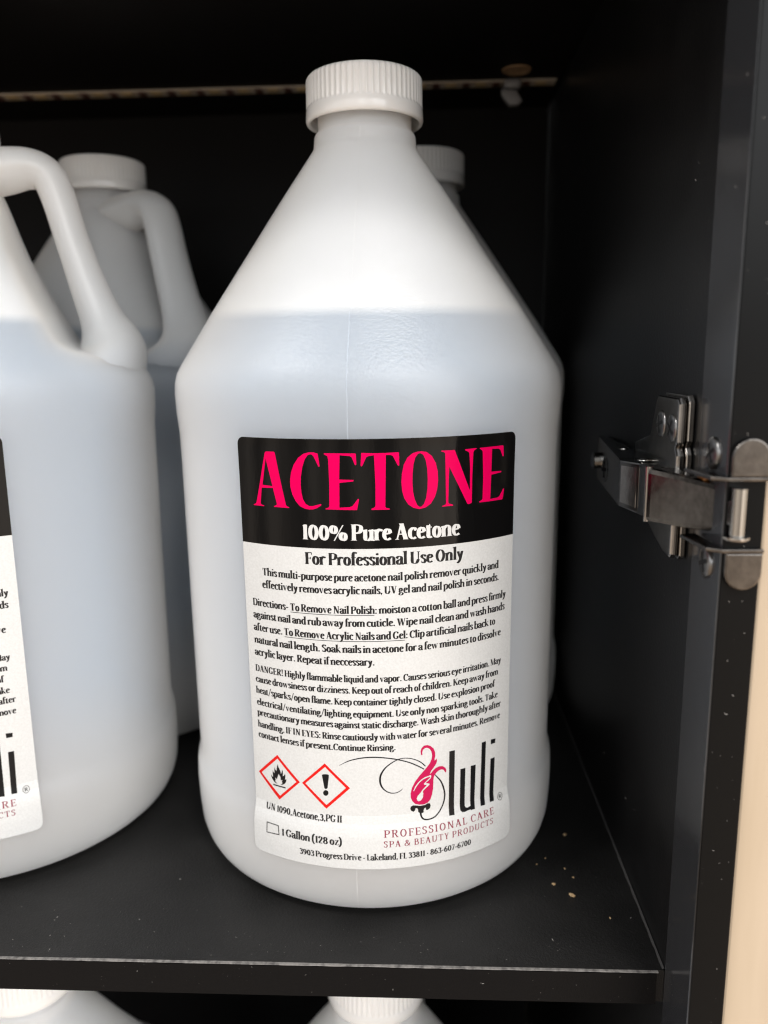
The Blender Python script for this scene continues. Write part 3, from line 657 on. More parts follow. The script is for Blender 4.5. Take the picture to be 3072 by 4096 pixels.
GL = {
 ' ': (14, []),
 'a': (41, ST(31, 8, 50, 0) + [C((6, 50), (9, 60), (19, 65), (29, 60), (31, 46)), D(9, 51, 6), C((31, 12), (35, 2), (43, 5)), C((31, 40), (16, 35), (8, 25), (8, 12), (14, 2), (23, 4), (31, 14))]),
 'b': (45, ST(10, 4, 105, 0, 1) + [C((10, 50), (18, 63), (28, 65), (37, 52), (38, 32), (35, 12), (26, 1), (17, 2), (10, 9))]),
 'c': (37, [C((33, 54), (28, 65), (20, 65), (10, 52), (8, 32), (11, 13), (21, 2), (34, 9)), D(31, 54, 6)]),
 'd': (46, ST(35, 4, 105, 0, 1) + [C((35, 54), (28, 65), (19, 65), (10, 52), (8, 32), (11, 12), (19, 1), (27, 3), (35, 12)), C((35, 10), (38, 2), (45, 4))]),
 'e': (39, [C((10, 36), (20, 38), (34, 41)), C((33, 41), (30, 59), (22, 65), (12, 56), (8, 32), (11, 13), (20, 2), (35, 10))]),
 'f': (27, ST(12, 0, 84) + [C((12, 78), (14, 96), (22, 105), (32, 100)), D(29, 98, 5.5), T(2, 63, 27, 63, 5, 5)]),
 'g': (42, [C(*arc(19, 45, 11, 20, 0, 360, 16)), T(28, 60, 41, 64, 6, 8), C((11, 28), (7, 18), (14, 10), (30, 6), (37, -6), (30, -20), (16, -24), (6, -17), (7, -5), (15, 5))]),
 'h': (48, ST(10, 0, 105, 1, 1) + ST(37, 0, 44) + [C((10, 48), (20, 62), (29, 65), (36, 55), (37, 36))]),
 'i': (22, ST(11, 0, 64, 1, 1) + [D(11, 88)]),
 'j': (22, ST(11, -14, 64, 0, 1) + [D(11, 88), C((11, -10), (8, -22), (0, -26))]),
 'k': (45, ST(10, 0, 105, 1, 1) + [T(13, 30, 35, 64, 4, 5), T(19, 40, 39, 2, 13, 15), Q((26, 66), (44, 66), (44, 62), (28, 62)), Q((30, 0), (48, 0), (47, 4), (34, 5))]),
 'l': (22, ST(11, 0, 105, 1, 1)),
 'm': (72, ST(10, 0, 64, 1, 1) + ST(36, 0, 44) + ST(62, 0, 44) + [C((10, 48), (19, 62), (28, 65), (35, 55), (36, 36)), C((36, 48), (45, 62), (54, 65), (61, 55), (62, 36))]),
 'n': (48, ST(10, 0, 64, 1, 1) + ST(37, 0, 44) + [C((10, 48), (20, 62), (29, 65), (36, 55), (37, 36))]),
 'o': (42, [C(*arc(21, 33, 13.5, 32, 80, 440, 20))]),
 'p': (46, ST(10, -28, 64, 1, 1) + [C((10, 50), (18, 63), (28, 65), (37, 52), (38, 32), (35, 12), (26, 1), (17, 2), (10, 9))]),
 'q': (46, ST(35, -28, 66, 1, 0) + [C((35, 54), (28, 65), (19, 65), (10, 52), (8, 32), (11, 12), (19, 1), (27, 3), (35, 12))]),
 'r': (34, ST(10, 0, 64, 1, 1) + [C((10, 46), (17, 60), (25, 65), (33, 60)), D(30, 59, 6.5)]),
 's': (33, [C((28, 53), (22, 65), (12, 64), (7, 51), (14, 40), (23, 30), (27, 15), (19, 2), (6, 9)), Q((25, 62), (30, 63), (29, 46), (25, 52)), Q((4, 3), (5, 22), (8, 13), (10, 5))]),
 't': (29, ST(12, 12, 76, 0) + [C((12, 14), (15, 2), (28, 6)), T(2, 63, 27, 64, 5, 5), Q((4, 64), (19, 84), (19, 64))]),
 'u': (47, ST(10, 14, 64, 0, 1) + ST(36, 3, 64, 0, 1) + [C((10, 20), (12, 5), (20, 1), (29, 6), (36, 18)), C((36, 8), (40, 1), (46, 4))]),
 'v': (43, [T(9, 64, 22, 1, 15, 9), T(34, 64, 23, 2, 5, 5), Q((0, 66), (19, 66), (16, 61), (3, 61)), Q((27, 66), (42, 66), (39, 61), (29, 61))]),
 'w': (64, [T(9, 64, 20, 1, 15, 9), T(31, 62, 21, 2, 5, 5), T(32, 64, 43, 1, 14, 9), T(55, 64, 44, 2, 5, 5), Q((0, 66), (19, 66), (16, 61), (3, 61)), Q((48, 66), (63, 66), (60, 61), (50, 61))]),
 'x': (42, [T(9, 64, 32, 2, 14, 14), T(33, 64, 9, 2, 5, 5), Q((0, 66), (18, 66), (16, 61), (3, 61)), Q((27, 66), (41, 66), (38, 61), (29, 61)), Q((1, 0), (16, 0), (13, 5), (3, 5)), Q((24, 0), (42, 0), (39, 5), (26, 5))]),
 'y': (43, [T(9, 64, 22, 1, 15, 9), C((34, 64), (23, 4), (16, -16), (8, -26), (2, -24)), Q((0, 66), (19, 66), (16, 61), (3, 61)), Q((27, 66), (42, 66), (39, 61), (29, 61)), D(5, -23, 5)]),
 'z': (38, [T(5, 63, 35, 63, 6, 6), T(31, 62, 8, 3, 13, 13), T(4, 3, 35, 3, 6, 6), Q((4, 66), (9, 62), (6, 46), (4, 46)), Q((32, 4), (35, 0), (37, 20), (34, 20))]),
 'A': (55, [T(27, 96, 9, 2, 9, 6), T(27, 96, 45, 2, 16, 17), T(15, 32, 38, 32, 6, 6), Q((0, 0), (18, 0), (13, 5), (5, 5)), Q((33, 0), (57, 0), (52, 5), (37, 5))]),
 'B': (50, ST(13, 0, 96, 1, 2) + [C((13, 93), (28, 93), (38, 84), (38, 66), (30, 54), (14, 52)), C((14, 52), (32, 51), (43, 40), (43, 18), (34, 5), (13, 3))]),
 'C': (52, [C((46, 72), (42, 91), (29, 94), (15, 82), (9, 50), (14, 16), (28, 3), (47, 13)), Q((43, 92), (48, 92), (48, 66), (44, 72))]),
 'D': (59, ST(13, 0, 96, 1, 2) + [C((13, 93), (30, 93), (44, 82), (50, 50), (45, 16), (32, 4), (13, 3))]),
 'E': (46, ST(13, 0, 96, 1, 2) + [T(13, 93, 41, 93, 6, 7), T(13, 49, 34, 49, 6, 6), T(13, 3, 42, 3, 6, 7), Q((37, 93), (42, 95), (43, 74), (40, 74)), Q((38, 3), (42, 0), (46, 24), (43, 24)), Q((32, 58), (36, 58), (36, 40), (32, 40))]),
 'F': (43, ST(13, 0, 96, 1, 2) + [T(13, 93, 41, 93, 6, 7), T(13, 49, 34, 49, 6, 6), Q((37, 93), (42, 95), (43, 74), (40, 74)), Q((32, 58), (36, 58), (36, 40), (32, 40))]),
 'G': (57, ST(44, 8, 40, 0, 2) + [C((47, 72), (42, 91), (29, 94), (15, 82), (9, 50), (14, 16), (28, 3), (46, 12)), Q((43, 92), (48, 92), (48, 66), (44, 72))]),
 'H': (62, ST(13, 0, 96, 1, 2) + ST(49, 0, 96, 1, 2) + [T(13, 49, 49, 49, 6, 6)]),
 'I': (27, ST(13, 0, 96, 1, 2)),
 'K': (54, ST(13, 0, 96, 1, 2) + [T(14, 44, 43, 92, 5, 6), T(24, 60, 48, 2, 15, 17), Q((32, 96), (54, 96), (50, 91), (36, 91)), Q((36, 0), (59, 0), (56, 5), (40, 5))]),
 'L': (43, ST(13, 0, 96, 1, 2) + [T(13, 3, 40, 3, 6, 7), Q((36, 3), (40, 0), (44, 26), (41, 26))]),
 'M': (72, ST(60, 0, 96, 1, 2) + [T(12, 94, 11, 2, 6, 6), T(13, 96, 36, 4, 15, 12), T(58, 94, 37, 4, 5, 5), Q((2, 0), (21, 0), (17, 5), (6, 5)), Q((2, 96), (16, 96), (16, 90), (6, 90))]),
 'N': (60, [T(13, 94, 13, 2, 7, 7), T(14, 96, 46, 2, 17, 14), T(48, 94, 48, 2, 7, 8), Q((3, 0), (23, 0), (19, 5), (7, 5)), Q((38, 96), (58, 96), (54, 91), (42, 91)), Q((2, 96), (16, 96), (16, 90), (6, 90))]),
 'O': (58, [C(*arc(29, 48, 20, 46, 80, 440, 24))]),
 'P': (50, ST(13, 0, 96, 1, 2) + [C((13, 93), (30, 93), (42, 84), (43, 66), (36, 48), (14, 43))]),
 'R': (55, ST(13, 0, 96, 1, 2) + [C((13, 93), (30, 93), (41, 84), (41, 68), (34, 52), (14, 48)), T(27, 50, 46, 3, 15, 17), Q((36, 0), (58, 0), (55, 5), (40, 5))]),
 'S': (43, [C((35, 78), (29, 93), (17, 93), (9, 80), (10, 66), (20, 54), (31, 42), (35, 24), (28, 6), (17, 3), (7, 14)), Q((33, 92), (38, 92), (37, 68), (34, 76)), Q((4, 4), (5, 30), (9, 18), (11, 6))]),
 'T': (52, ST(26, 0, 96) + [T(5, 93, 47, 93, 6, 6), Q((2, 96), (8, 93), (6, 70), (3, 70)), Q((44, 93), (50, 96), (49, 70), (46, 70))]),
 'U': (60, ST(13, 22, 96, 0, 2) + [T(48, 94, 48, 30, 7, 6), C((13, 28), (16, 8), (28, 2), (40, 8), (48, 34)), Q((38, 96), (58, 96), (54, 91), (42, 91))]),
 'V': (54, [T(11, 94, 27, 1, 17, 12), T(44, 94, 29, 3, 6, 6), Q((0, 96), (23, 96), (19, 91), (4, 91)), Q((35, 96), (54, 96), (50, 91), (39, 91))]),
 'W': (80, [T(11, 94, 25, 1, 16, 11), T(40, 94, 26, 3, 6, 5), T(40, 94, 54, 1, 16, 11), T(70, 94, 55, 3, 6, 6), Q((0, 96), (23, 96), (19, 91), (4, 91)), Q((61, 96), (80, 96), (76, 91), (65, 91))]),
 'Y': (51, ST(26, 0, 46) + [T(11, 94, 26, 42, 16, 14), T(41, 94, 29, 46, 6, 6), Q((0, 96), (22, 96), (18, 91), (4, 91)), Q((32, 96), (51, 96), (47, 91), (36, 91))]),
 '0': (46, [C(*arc(23, 44, 14.5, 42, 80, 440, 20))]),
 '1': (30, ST(17, 0, 88) + [Q((4, 80), (16, 90), (23, 90), (23, 80), (14, 80))]),
 '2': (42, [C((8, 68), (13, 84), (23, 87), (33, 76), (32, 60), (22, 36), (8, 8)), T(6, 5, 38, 5, 10, 10), D(11, 68, 6)]),
 '3': (42, [C((8, 74), (16, 87), (28, 84), (32, 68), (26, 52), (16, 47)), C((16, 47), (29, 44), (35, 28), (30, 8), (18, 1), (6, 10)), D(9, 12, 6)]),
 '6': (46, [C((38, 86), (24, 80), (12, 58), (9, 32), (13, 10), (23, 2), (34, 10), (37, 28), (33, 46), (22, 52), (11, 38))]),
 '7': (42, [T(5, 83, 38, 83, 9, 9), T(36, 82, 16, 0, 7, 15), Q((4, 88), (8, 84), (7, 66), (4, 66))]),
 '8': (46, [C(*arc(23, 66, 11.5, 20, 90, 450, 18)), C(*arc(23, 23, 14, 21, 90, 450, 18))]),
 '9': (46, [C((8, 2), (22, 8), (34, 30), (37, 56), (33, 78), (23, 86), (12, 78), (9, 60), (13, 42), (24, 36), (35, 50))]),
 '.': (21, [D(10, 8, 8.5)]), ',': (20, [D(10, 8, 8.5), Q((4, 6), (18, 8), (9, -16), (6, -15))]), ':': (21, [D(10, 8, 8.5), D(10, 54, 8.5)]),
 '-': (30, [T(3, 34, 27, 34, 12, 12)]), '!': (24, [T(12, 98, 12, 28, 15, 6), D(12, 8, 8.5)]), '/': (36, [T(4, -12, 32, 106, 8, 8)]),
 '(': (28, [C((25, 108), (13, 84), (9, 44), (13, 4), (25, -20))]), ')': (28, [C((3, 108), (15, 84), (19, 44), (15, 4), (3, -20))]),
 '*': (30, [D(15, 34, 8.5)]),
 '%': (76, [C(*arc(18, 64, 11, 22, 80, 440, 16)), C(*arc(58, 23, 11, 22, 80, 440, 16)), T(20, -3, 58, 92, 5, 5)]),
 '&': (64, [C((56, 48), (48, 24), (34, 6), (20, 3), (9, 14), (10, 32), (22, 46), (36, 60), (40, 76), (34, 91), (24, 91), (18, 78), (24, 58), (40, 28), (58, 4))]),
}
def glyph(bm, ch, x, y, kx, ky, bold, lift, hair=4.6):
    for n_, st in enumerate(GL[ch][1]):
        z = lift*(n_+1)
        f = lambda p: (x+p[0]*kx, y+p[1]*ky)
        if st[0] == 'Q':
            vs_ = [bm.verts.new((*f(p), z)) for p in st[1]]
            bm.faces.new(vs_)
        elif st[0] == 'S':
            _, cx, y0, y1 = st; w = bold/2
            ym = (y0+y1)/2
            L = [(cx-w*1.06, y0), (cx-w*0.94, ym), (cx-w*1.06, y1)]; R = [(cx+w*1.06, y0), (cx+w*0.94, ym), (cx+w*1.06, y1)]
            for i in range(2):
                bm.faces.new([bm.verts.new((*f(p), z)) for p in (L[i], R[i], R[i+1], L[i+1])])
        elif st[0] == 'T':
            _, x0, y0, x1, y1, w0, w1 = st
            g = bold/15.0
            b2 = [(x0, y0), (x1, y1)]
            horiz = abs(y1-y0) < abs(x1-x0)*0.3
            if horiz: q = [(x0, y0-w0/2), (x1, y1-w1/2), (x1, y1+w1/2), (x0, y0+w0/2)]
            else:
                a0 = w0*(g if w0 > 10 else 1)/2; a1 = w1*(g if w1 > 10 else 1)/2
                q = [(x0-a0, y0), (x1-a1, y1), (x1+a1, y1), (x0+a0, y0)]
            bm.faces.new([bm.verts.new((*f(p), z)) for p in q])
        else:
            pts = st[1] if len(st[1]) > 13 else smooth_path(st[1], 5)
            k = len(pts); prev = None
            closed = math.hypot(pts[0][0]-pts[-1][0], pts[0][1]-pts[-1][1]) < 0.01
            for i in range(k):
                a = pts[i-1] if i else (pts[-2] if closed else pts[0]); c = pts[i+1] if i < k-1 else (pts[1] if closed else pts[-1])
                dx, dy = c[0]-a[0], c[1]-a[1]; L = math.hypot(dx, dy) or 1e-9
                nx, ny = -dy/L, dx/L
                s = abs(nx*math.cos(0.2) - ny*math.sin(0.2))
                w = hair + (bold-hair)*s**1.4
                cur = [bm.verts.new((*f((pts[i][0]+sg*nx*w/2, pts[i][1]+sg*ny*w/2)), z)) for sg in (1, -1)]
                if prev: bm.faces.new((prev[0], prev[1], cur[1], cur[0]))
                prev = cur
def text_width(t, sp): return sum(GL[c][0]+sp for c in t)-sp
def text_line(bm, t, s0, s1, z, cap, bold=15.0, sp=0.0, lift=0.0, hair=4.6):
    ky = cap/96.0
    kx = (s1-s0)/text_width(t, sp)
    x = s0
    for ch in t:
        glyph(bm, ch, x, z, kx, ky, bold, lift, hair)
        x += (GL[ch][0]+sp)*kx
    return kx
def lettering(name, mat, lines, off, parent, **kw):
    bm = bmesh.new()
    for L in lines: text_line(bm, *L, **kw)
    wrap_bm(bm, off)
    return link_mesh(name, bm, mat, parent, False)
def stroke_obj(bm, pts, w, k=6):
    q = smooth_path([(p[0], p[1], ww) for p, ww in zip(pts, w)], k)
    ribbon(bm, [(a[0], a[1]) for a in q], [a[2] for a in q])

def make_label(parent):
    bm = bmesh.new()
    flat_fill(bm, [rrect(LS0, LS1, LZ0, LZ1, 2.6)])
    cut_grid(bm, 1.5)
    wrap_bm(bm, 0.16)
    # a thin edge down to the plastic all round the sheet
    edges = [e for e in bm.edges if e.is_boundary]
    r = bmesh.ops.extrude_edge_only(bm, edges=edges)
    for v in [g for g in r['geom'] if isinstance(g, bmesh.types.BMVert)]:
        h = math.hypot(v.co.x, v.co.y); k = (h-0.00016)/h
        v.co.x *= k; v.co.y *= k
    lab = link_mesh('label', bm, 'label_paper', parent, False)
    printed('black_header', 'header_ink', [[rrect(LS0+0.02, LS1-0.02, LZB, LZ1-0.02, 2.6, (1, 1, 0, 0))]], 0.19, lab)
    printed('title_lettering', 'pink_ink', [[TR['A'], TR['Ahole']], [TR['C']], [TR['E']], [TR['T']], [TR['O'], TR['Ohole']], [TR['N']], [TR['E2']]], 0.225, lab, 1.8)
    lettering('subtitle_lettering', 'white_ink', [('100% Pure Acetone', -18.4, 34.8, 140.45, 5.3)], 0.225, lab, lift=0.003, bold=17.0, hair=6.0)
    K = 2.55
    lettering('heading_lettering', 'black_ink', [('For Professional Use Only', -17.6, 36.2, 132.1, 4.05)], 0.19, lab, bold=17.0, hair=6.0)
    lettering('body_lettering', 'black_ink', [
        ('This multi-purpose pure acetone nail polish remover quickly and', -33.9, 51.3, 126.75, K),
        ('effectively removes acrylic nails, UV gel and nail polish in seconds.', -34.2, 51.6, 122.35, K),
        ('Directions- To Remove Nail Polish: moiston a cotton ball and press firmly', -38.7, 55.1, 115.6, K),
        ('against nail and rub away from cuticle. Wipe nail clean and wash hands', -38.7, 54.7, 111.15, K),
        ('after use. To Remove Acrylic Nails and Gel: Clip artificial nails back to', -38.8, 50.2, 106.6, K),
        ('natural nail length. Soak nails in acetone for a few minutes to dissolve', -38.8, 53.0, 102.0, K),
        ('acrylic layer. Repeat if neccessary.', -38.9, 5.2, 97.55, K)], 0.19, lab, bold=17.5, hair=7.2)
    W = 2.38
    lettering('warning_lettering', 'black_ink', [
        ('DANGER! Highly flammable liquid and vapor. Causes serious eye irritation. May', -39.0, 53.4, 91.55, W),
        ('cause drowsiness or dizziness. Keep out of reach of children. Keep away from', -39.1, 52.1, 87.5, W),
        ('heat/sparks/open flame. Keep container tightly closed. Use explosion proof', -39.2, 50.5, 83.3, W),
        ('electrical/ventilating/lighting equipment. Use only non sparking tools. Take', -39.1, 52.1, 78.9, W),
        ('precautionary measures against static discharge. Wash skin thoroughly after', -39.1, 53.8, 74.95, W),
        ('handling. IF IN EYES: Rinse cautiously with water for several minutes. Remove', -39.1, 53.5, 70.5, W),
        ('contact lenses if present.Continue Rinsing.', -39.1, 12.0, 66.55, W)], 0.19, lab, bold=17.5, hair=7.2)
    bm = bmesh.new()
    for s0, s1, z in ((-23.5, 5.3, 115.05), (-26.1, 15.4, 106.0)):
        k = 30; ribbon(bm, [(s0+(s1-s0)*i/k, z) for i in range(k+1)], [0.2]*(k+1))
    wrap_bm(bm, 0.195); link_mesh('underline', bm, 'black_ink', lab)
    # hazard diamonds
    d = printed('hazard_diamond', 'red_ink', [[TR['d1o'], TR['d1i']]], 0.19, lab)
    d2 = printed('hazard_diamond', 'red_ink', [[TR['d2o'], TR['d2i']]], 0.19, lab)
    printed('flame_symbol', 'logo_black', [[TR['flame']], [TR['bar']]], 0.19, lab)
    printed('exclamation_mark', 'logo_black', [[TR['ex']], [TR['exd']]], 0.19, lab)
    lettering('shipping_lettering', 'black_ink', [('UN 1090,Acetone,3,PG II', -36.9, -7.1, 39.4, 2.45), ('1 Gallon (128 oz)', -29.8, -7.1, 31.35, 2.8),
        ('3903 Progress Drive * Lakeland, FL 33811 * 863-607-6700', -22.7, 39.5, 25.95, 2.35)], 0.19, lab, bold=16.5, hair=7.0)
    bx = TR['boxo']; cx = sum(p[0] for p in bx)/4; cz = sum(p[1] for p in bx)/4
    inner = [(p[0]+(0.34 if p[0] < cx else -0.34), p[1]+(0.34 if p[1] < cz else -0.34)) for p in bx]
    printed('tick_box', 'black_ink', [[bx, inner]], 0.19, lab)
    # emblem: bud, curls and four upright letters
    printed('emblem_bud', 'logo_pink', [[TR['bud']]], 0.20, lab)
    printed('emblem_highlight', 'label_paper', [[TR['hl1']], [TR['hl2']]], 0.23, lab)
    bm = bmesh.new()
    stroke_obj(bm, TR['stem'], [0.75, 0.6, 0.55, 0.5, 0.48, 0.5, 0.56, 0.62, 0.62, 0.55, 0.45, 0.3])
    stroke_obj(bm, TR['sw1'], [0.12, 0.34, 0.42, 0.44, 0.42, 0.4, 0.4, 0.42, 0.38])
    stroke_obj(bm, TR['sw2'], [0.4, 0.36, 0.32, 0.3, 0.32, 0.38, 0.45, 0.62, 0.68, 0.6, 0.42, 0.34, 0.3, 0.28, 0.1])
    b2 = bmesh.new(); flat_fill(b2, [TR['sepal']]); me = bpy.data.meshes.new('t'); b2.to_mesh(me); b2.free(); bm.from_mesh(me); bpy.data.meshes.remove(me)
    wrap_bm(bm, 0.19); link_mesh('emblem_stem', bm, 'logo_black', lab)
    printed('emblem_lettering', 'logo_black', [[TR[k]] for k in ('l', 'u', 'l2', 'i', 'idot')], 0.19, lab)
    c, ex, ez = TR['R']; rx = abs(ex[0]-c[0]); rz_ = abs(ez[1]-c[1])
    bm = bmesh.new()
    ribbon(bm, [(c[0]+1.15*math.cos(2*PI*i/28), c[1]+1.35*math.sin(2*PI*i/28)) for i in range(29)], [0.2]*29)
    glyph(bm, 'R', c[0]-0.62, c[1]-0.68, 0.0225, 0.0142, 15, 0.0)
    wrap_bm(bm, 0.19); link_mesh('registered_mark', bm, 'black_ink', lab)
    lettering('company_lettering', 'maroon_ink', [('PROFESSIONAL CARE', 7.3, 50.1, 34.42, 2.6), ('SPA & BEAUTY PRODUCTS', 7.2, 49.5, 30.78, 2.35)], 0.19, lab, bold=10.5, sp=9, lift=0.003, hair=5.5)
    return lab

# ------------------------------------------------------------------ the jugs
G = 'white plastic jugs on the cabinet shelves'
main = make_jug((0, 0, 0.0002), PI-0.03, 0.2142, 'large white jug in the middle with the whole pink ACETONE label in view', G)
lab = make_label(main)
leftj = make_jug((-0.170, 0.007, 0.0002), PI/2+0.28, 0.2100, 'white jug cut off by the left edge with its handle on the right', G, True)
l2 = copy_tree(lab, leftj); l2.rotation_euler = (0, 0, -0.138)
make_jug((-0.1475, 0.1195, 0.0002), 1.05, 0.2120, 'shaded jug standing behind, between the left jug and the middle jug', G, False)
make_jug((0.0222, 0.1195, 0.0002), PI, 0.2120, 'dim jug mostly hidden behind the right side of the middle jug', G, False)
make_jug((-0.0005, -0.010, ZL+0.0002), PI-0.2, 0.2142, 'jug on the lower shelf below the middle jug, only cap and shoulder showing', G, False)
make_jug((-0.163, -0.0095, ZL+0.0002), PI+0.2, 0.2142, 'jug on the lower shelf at the bottom left corner, only cap and shoulder showing', G, False)
CR = [ (0.0766, -0.0580), (0.0710, -0.0516), (0.0809, -0.0194), (0.0880, -0.0697), (0.0791, -0.0473), (0.0768, -0.0419), (0.0702, -0.0355), (0.0662, -0.0395) ]
# ------------------------------------------------------------------ hinge on the right side panel
def P(p): return XW-0.0003-p                # p = how far a face stands out from the panel into the cupboard
HX, HY, HZ = XW-0.0003, -0.07, 0.1555
hinge = empty('hinge', (HX, HY, HZ))
tag(hinge, 'dark nickel cabinet hinge screwed to the black side panel on the right', 'hinge')
hinv = Matrix.Translation((-HX, -HY, -HZ))
def hpart(name, mat, bm, parent=hinge, smooth=False):
    bm.transform(hinv)
    o = link_mesh(name, bm, mat, parent, False)
    return o
def quadloft(bm, loops, cap=True, bev=0.0):
    rs = [[bm.verts.new(p) for p in lp] for lp in loops]
    fs = []
    k = len(rs[0])
    for a, c in zip(rs[:-1], rs[1:]):
        for i in range(k): fs.append(bm.faces.new((a[i], a[(i+1) % k], c[(i+1) % k], c[i])))
    if cap: fs.append(bm.faces.new(rs[0])); fs.append(bm.faces.new(list(reversed(rs[-1]))))
    bmesh.ops.recalc_face_normals(bm, faces=fs)
    if bev:
        bmesh.ops.bevel(bm, geom=list({e for f in fs for e in f.edges if e.calc_face_angle(0) > 0.5}), offset=bev, segments=2, affect='EDGES', profile=0.6)
# the two screw-down wings of the cup plate, each two stacked pressings
def wing(sign):
    zc = 0.1555
    def Z(v): return zc + sign*v
    base = [(-0.0895, Z(0.0295)), (-0.0880, Z(0.0312)), (-0.0670, Z(0.0312)), (-0.0650, Z(0.0295)), (-0.0600, Z(0.0180)), (-0.0420, Z(0.0135)), (-0.0420, Z(0.0060)), (-0.0895, Z(0.0060)), (-0.0895, Z(0.0140)), (-0.0880, Z(0.0160)), (-0.0895, Z(0.0180))]
    bm = bmesh.new()
    prism(bm, base, 'x', P(0.0018), P(0.0), 0.0004)
    upper = [(y+0.0006 if y < -0.08 else y-0.0005, zc+(z-zc)*0.975) for y, z in base]
    prism(bm, upper, 'x', P(0.0044), P(0.00185), 0.0010, 3)
    return hpart('mounting_wing', 'nickel', bm)
wing(1)
bm = bmesh.new()
low = [(-0.0885, 0.1500), (-0.0885, 0.1388), (-0.0870, 0.1374), (-0.0800, 0.1377), (-0.0700, 0.1405), (-0.0570, 0.1450), (-0.0500, 0.1500)]
prism(bm, low, 'x', P(0.0018), P(0.0), 0.0004)
prism(bm, [(y+0.0006 if y < -0.08 else y-0.0005, z+0.0003) for y, z in low], 'x', P(0.0044), P(0.00185), 0.0010, 3)
hpart('mounting_wing', 'nickel', bm)
def screw(y, z, p, r, axis='x', parent=hinge, mat='screw_black', tilt=0.5, dome=0.0006):
    bm = bmesh.new()
    lathe(bm, [(0, dome), (r*0.45, dome*0.93), (r*0.8, dome*0.6), (r, 0.0), (r, -0.0014), (0, -0.0014)], 28)
    M = Matrix.Translation((P(p), y, z)) @ Matrix.Rotation(-PI/2, 4, 'Y') if axis == 'x' else Matrix.Translation((p, y, z)) @ Matrix.Rotation(PI/2, 4, 'X')
    bm.transform(M)
    s = hpart('screw', mat, bm, parent)
    for p_ in s.data.polygons: p_.use_smooth = len(p_.vertices) < 20
    bm = bmesh.new()
    for a in (tilt, tilt+PI/2):
        c, sn = math.cos(a), math.sin(a); w, L = r*0.19, r*0.66
        q = [(c*L-sn*w*0.7, sn*L+c*w*0.7), (-c*L-sn*w*0.7, -sn*L+c*w*0.7), (-c*L+sn*w*0.7, -sn*L-c*w*0.7), (c*L+sn*w*0.7, sn*L-c*w*0.7)]
        va = [bm.verts.new((x, y_, dome+0.00004)) for x, y_ in q]; bm.faces.new(va)
        vb = [bm.verts.new((x*0.5, y_*0.5, dome+0.00006)) for x, y_ in q]; bm.faces.new(vb)
    bm.transform(M)
    hpart('cross_recess', 'recess_black', bm, s)
    return s
screw(-0.0722, 0.1772, 0.0045, 0.0043, tilt=0.3)
screw(-0.0832, 0.1768, 0.0045, 0.0043, tilt=1.0)
# body: a folded channel whose outer face climbs away from the panel, runs level, then steps down to the link
def loop(y, p, zb, zt, back=0.0005): return [(P(back), y, zb), (P(p), y, zb), (P(p), y, zt), (P(back), y, zt)]
bm = bmesh.new()
quadloft(bm, [loop(0.0200, 0.0032, 0.1462, 0.1644), loop(0.0120, 0.0048, 0.1464, 0.1646), loop(-0.0520, 0.0121, 0.1478, 0.1640), loop(-0.0560, 0.0125, 0.1480, 0.1637), loop(-0.0630, 0.0080, 0.1466, 0.1637), loop(-0.0690, 0.0074, 0.1468, 0.1637), loop(-0.0830, 0.0072, 0.1480, 0.1635)], bev=0.0007)
hpart('arm_body', 'dark_nickel', bm)
# pressed window in the level part of the face
bm = bmesh.new()
quadloft(bm, [[(P(p-0.001), y, z0), (P(p), y, z0), (P(p), y, z1), (P(p-0.001), y, z1)] for y, p, z0, z1 in ((-0.0568, 0.01218, 0.1496, 0.1620), (-0.0624, 0.00858, 0.1486, 0.1620))])
hpart('face_panel', 'nickel', bm)
def facepoint(y):    # p of the climbing face
    return interp([(-0.052, 0.0119), (0.012, 0.0048), (0.02, 0.0032)], y)
def studs(y, z, r, h, mat, nm):
    bm = bmesh.new()
    lathe(bm, [(0, h), (r*0.8, h), (r, h*0.85), (r, 0), (0, 0)], 28)
    bm.transform(Matrix.Translation((P(facepoint(y)), y, z)) @ Matrix.Rotation(-PI/2, 4, 'Y'))
    return hpart(nm, mat, bm)
studs(0.0085, 0.1550, 0.0034, 0.0026, 'bright_nickel', 'adjusting_screw')
screw(-0.0180, 0.1550, facepoint(-0.018)+0.0004, 0.0048, mat='bright_nickel', tilt=0.15, dome=0.0006)
# rivet heads on the upper flank
for y, x in ((-0.028, P(0.0045)), (-0.060, P(0.0060)), (-0.080, P(0.0045)), (-0.0925, P(0.0042))):
    bm = bmesh.new(); lathe(bm, [(0, 0.0006), (0.0012, 0.0006), (0.0018, 0.0003), (0.0019, 0), (0, 0)], 20)
    bm.transform(Matrix.Translation((x, y, 0.1641))); hpart('rivet', 'bright_nickel', bm)
# link: the bright bent strap that reaches the front edge
bm = bmesh.new()
quadloft(bm, [loop(-0.0850, 0.0112, 0.1490, 0.1652, 0.004), loop(-0.0880, 0.0122, 0.1493, 0.1655, 0.003), loop(-0.0985, 0.0060, 0.1498, 0.1649, 0.000), loop(-0.1090, -0.0002, 0.1508, 0.1640, -0.003), loop(-0.1165, -0.0010, 0.1516, 0.1638, -0.004)], bev=0.0015)
hpart('link_strap', 'brown_nickel', bm)
bm = bmesh.new(); lathe(bm, [(0, 0.0), (0.0011, 0.0), (0.0011, 0.0166), (0, 0.0166)], 20); bm.transform(Matrix.Translation((P(0.0112), -0.0858, 0.1491)))
hpart('knuckle', 'nickel', bm)
bm = bmesh.new()
quadloft(bm, [loop(-0.1165, -0.0004, 0.1545, 0.1612, -0.003), loop(-0.1195, -0.0009, 0.1548, 0.1612, -0.0035)], bev=0.0006)
hpart('strap_tongue', 'nickel', bm)
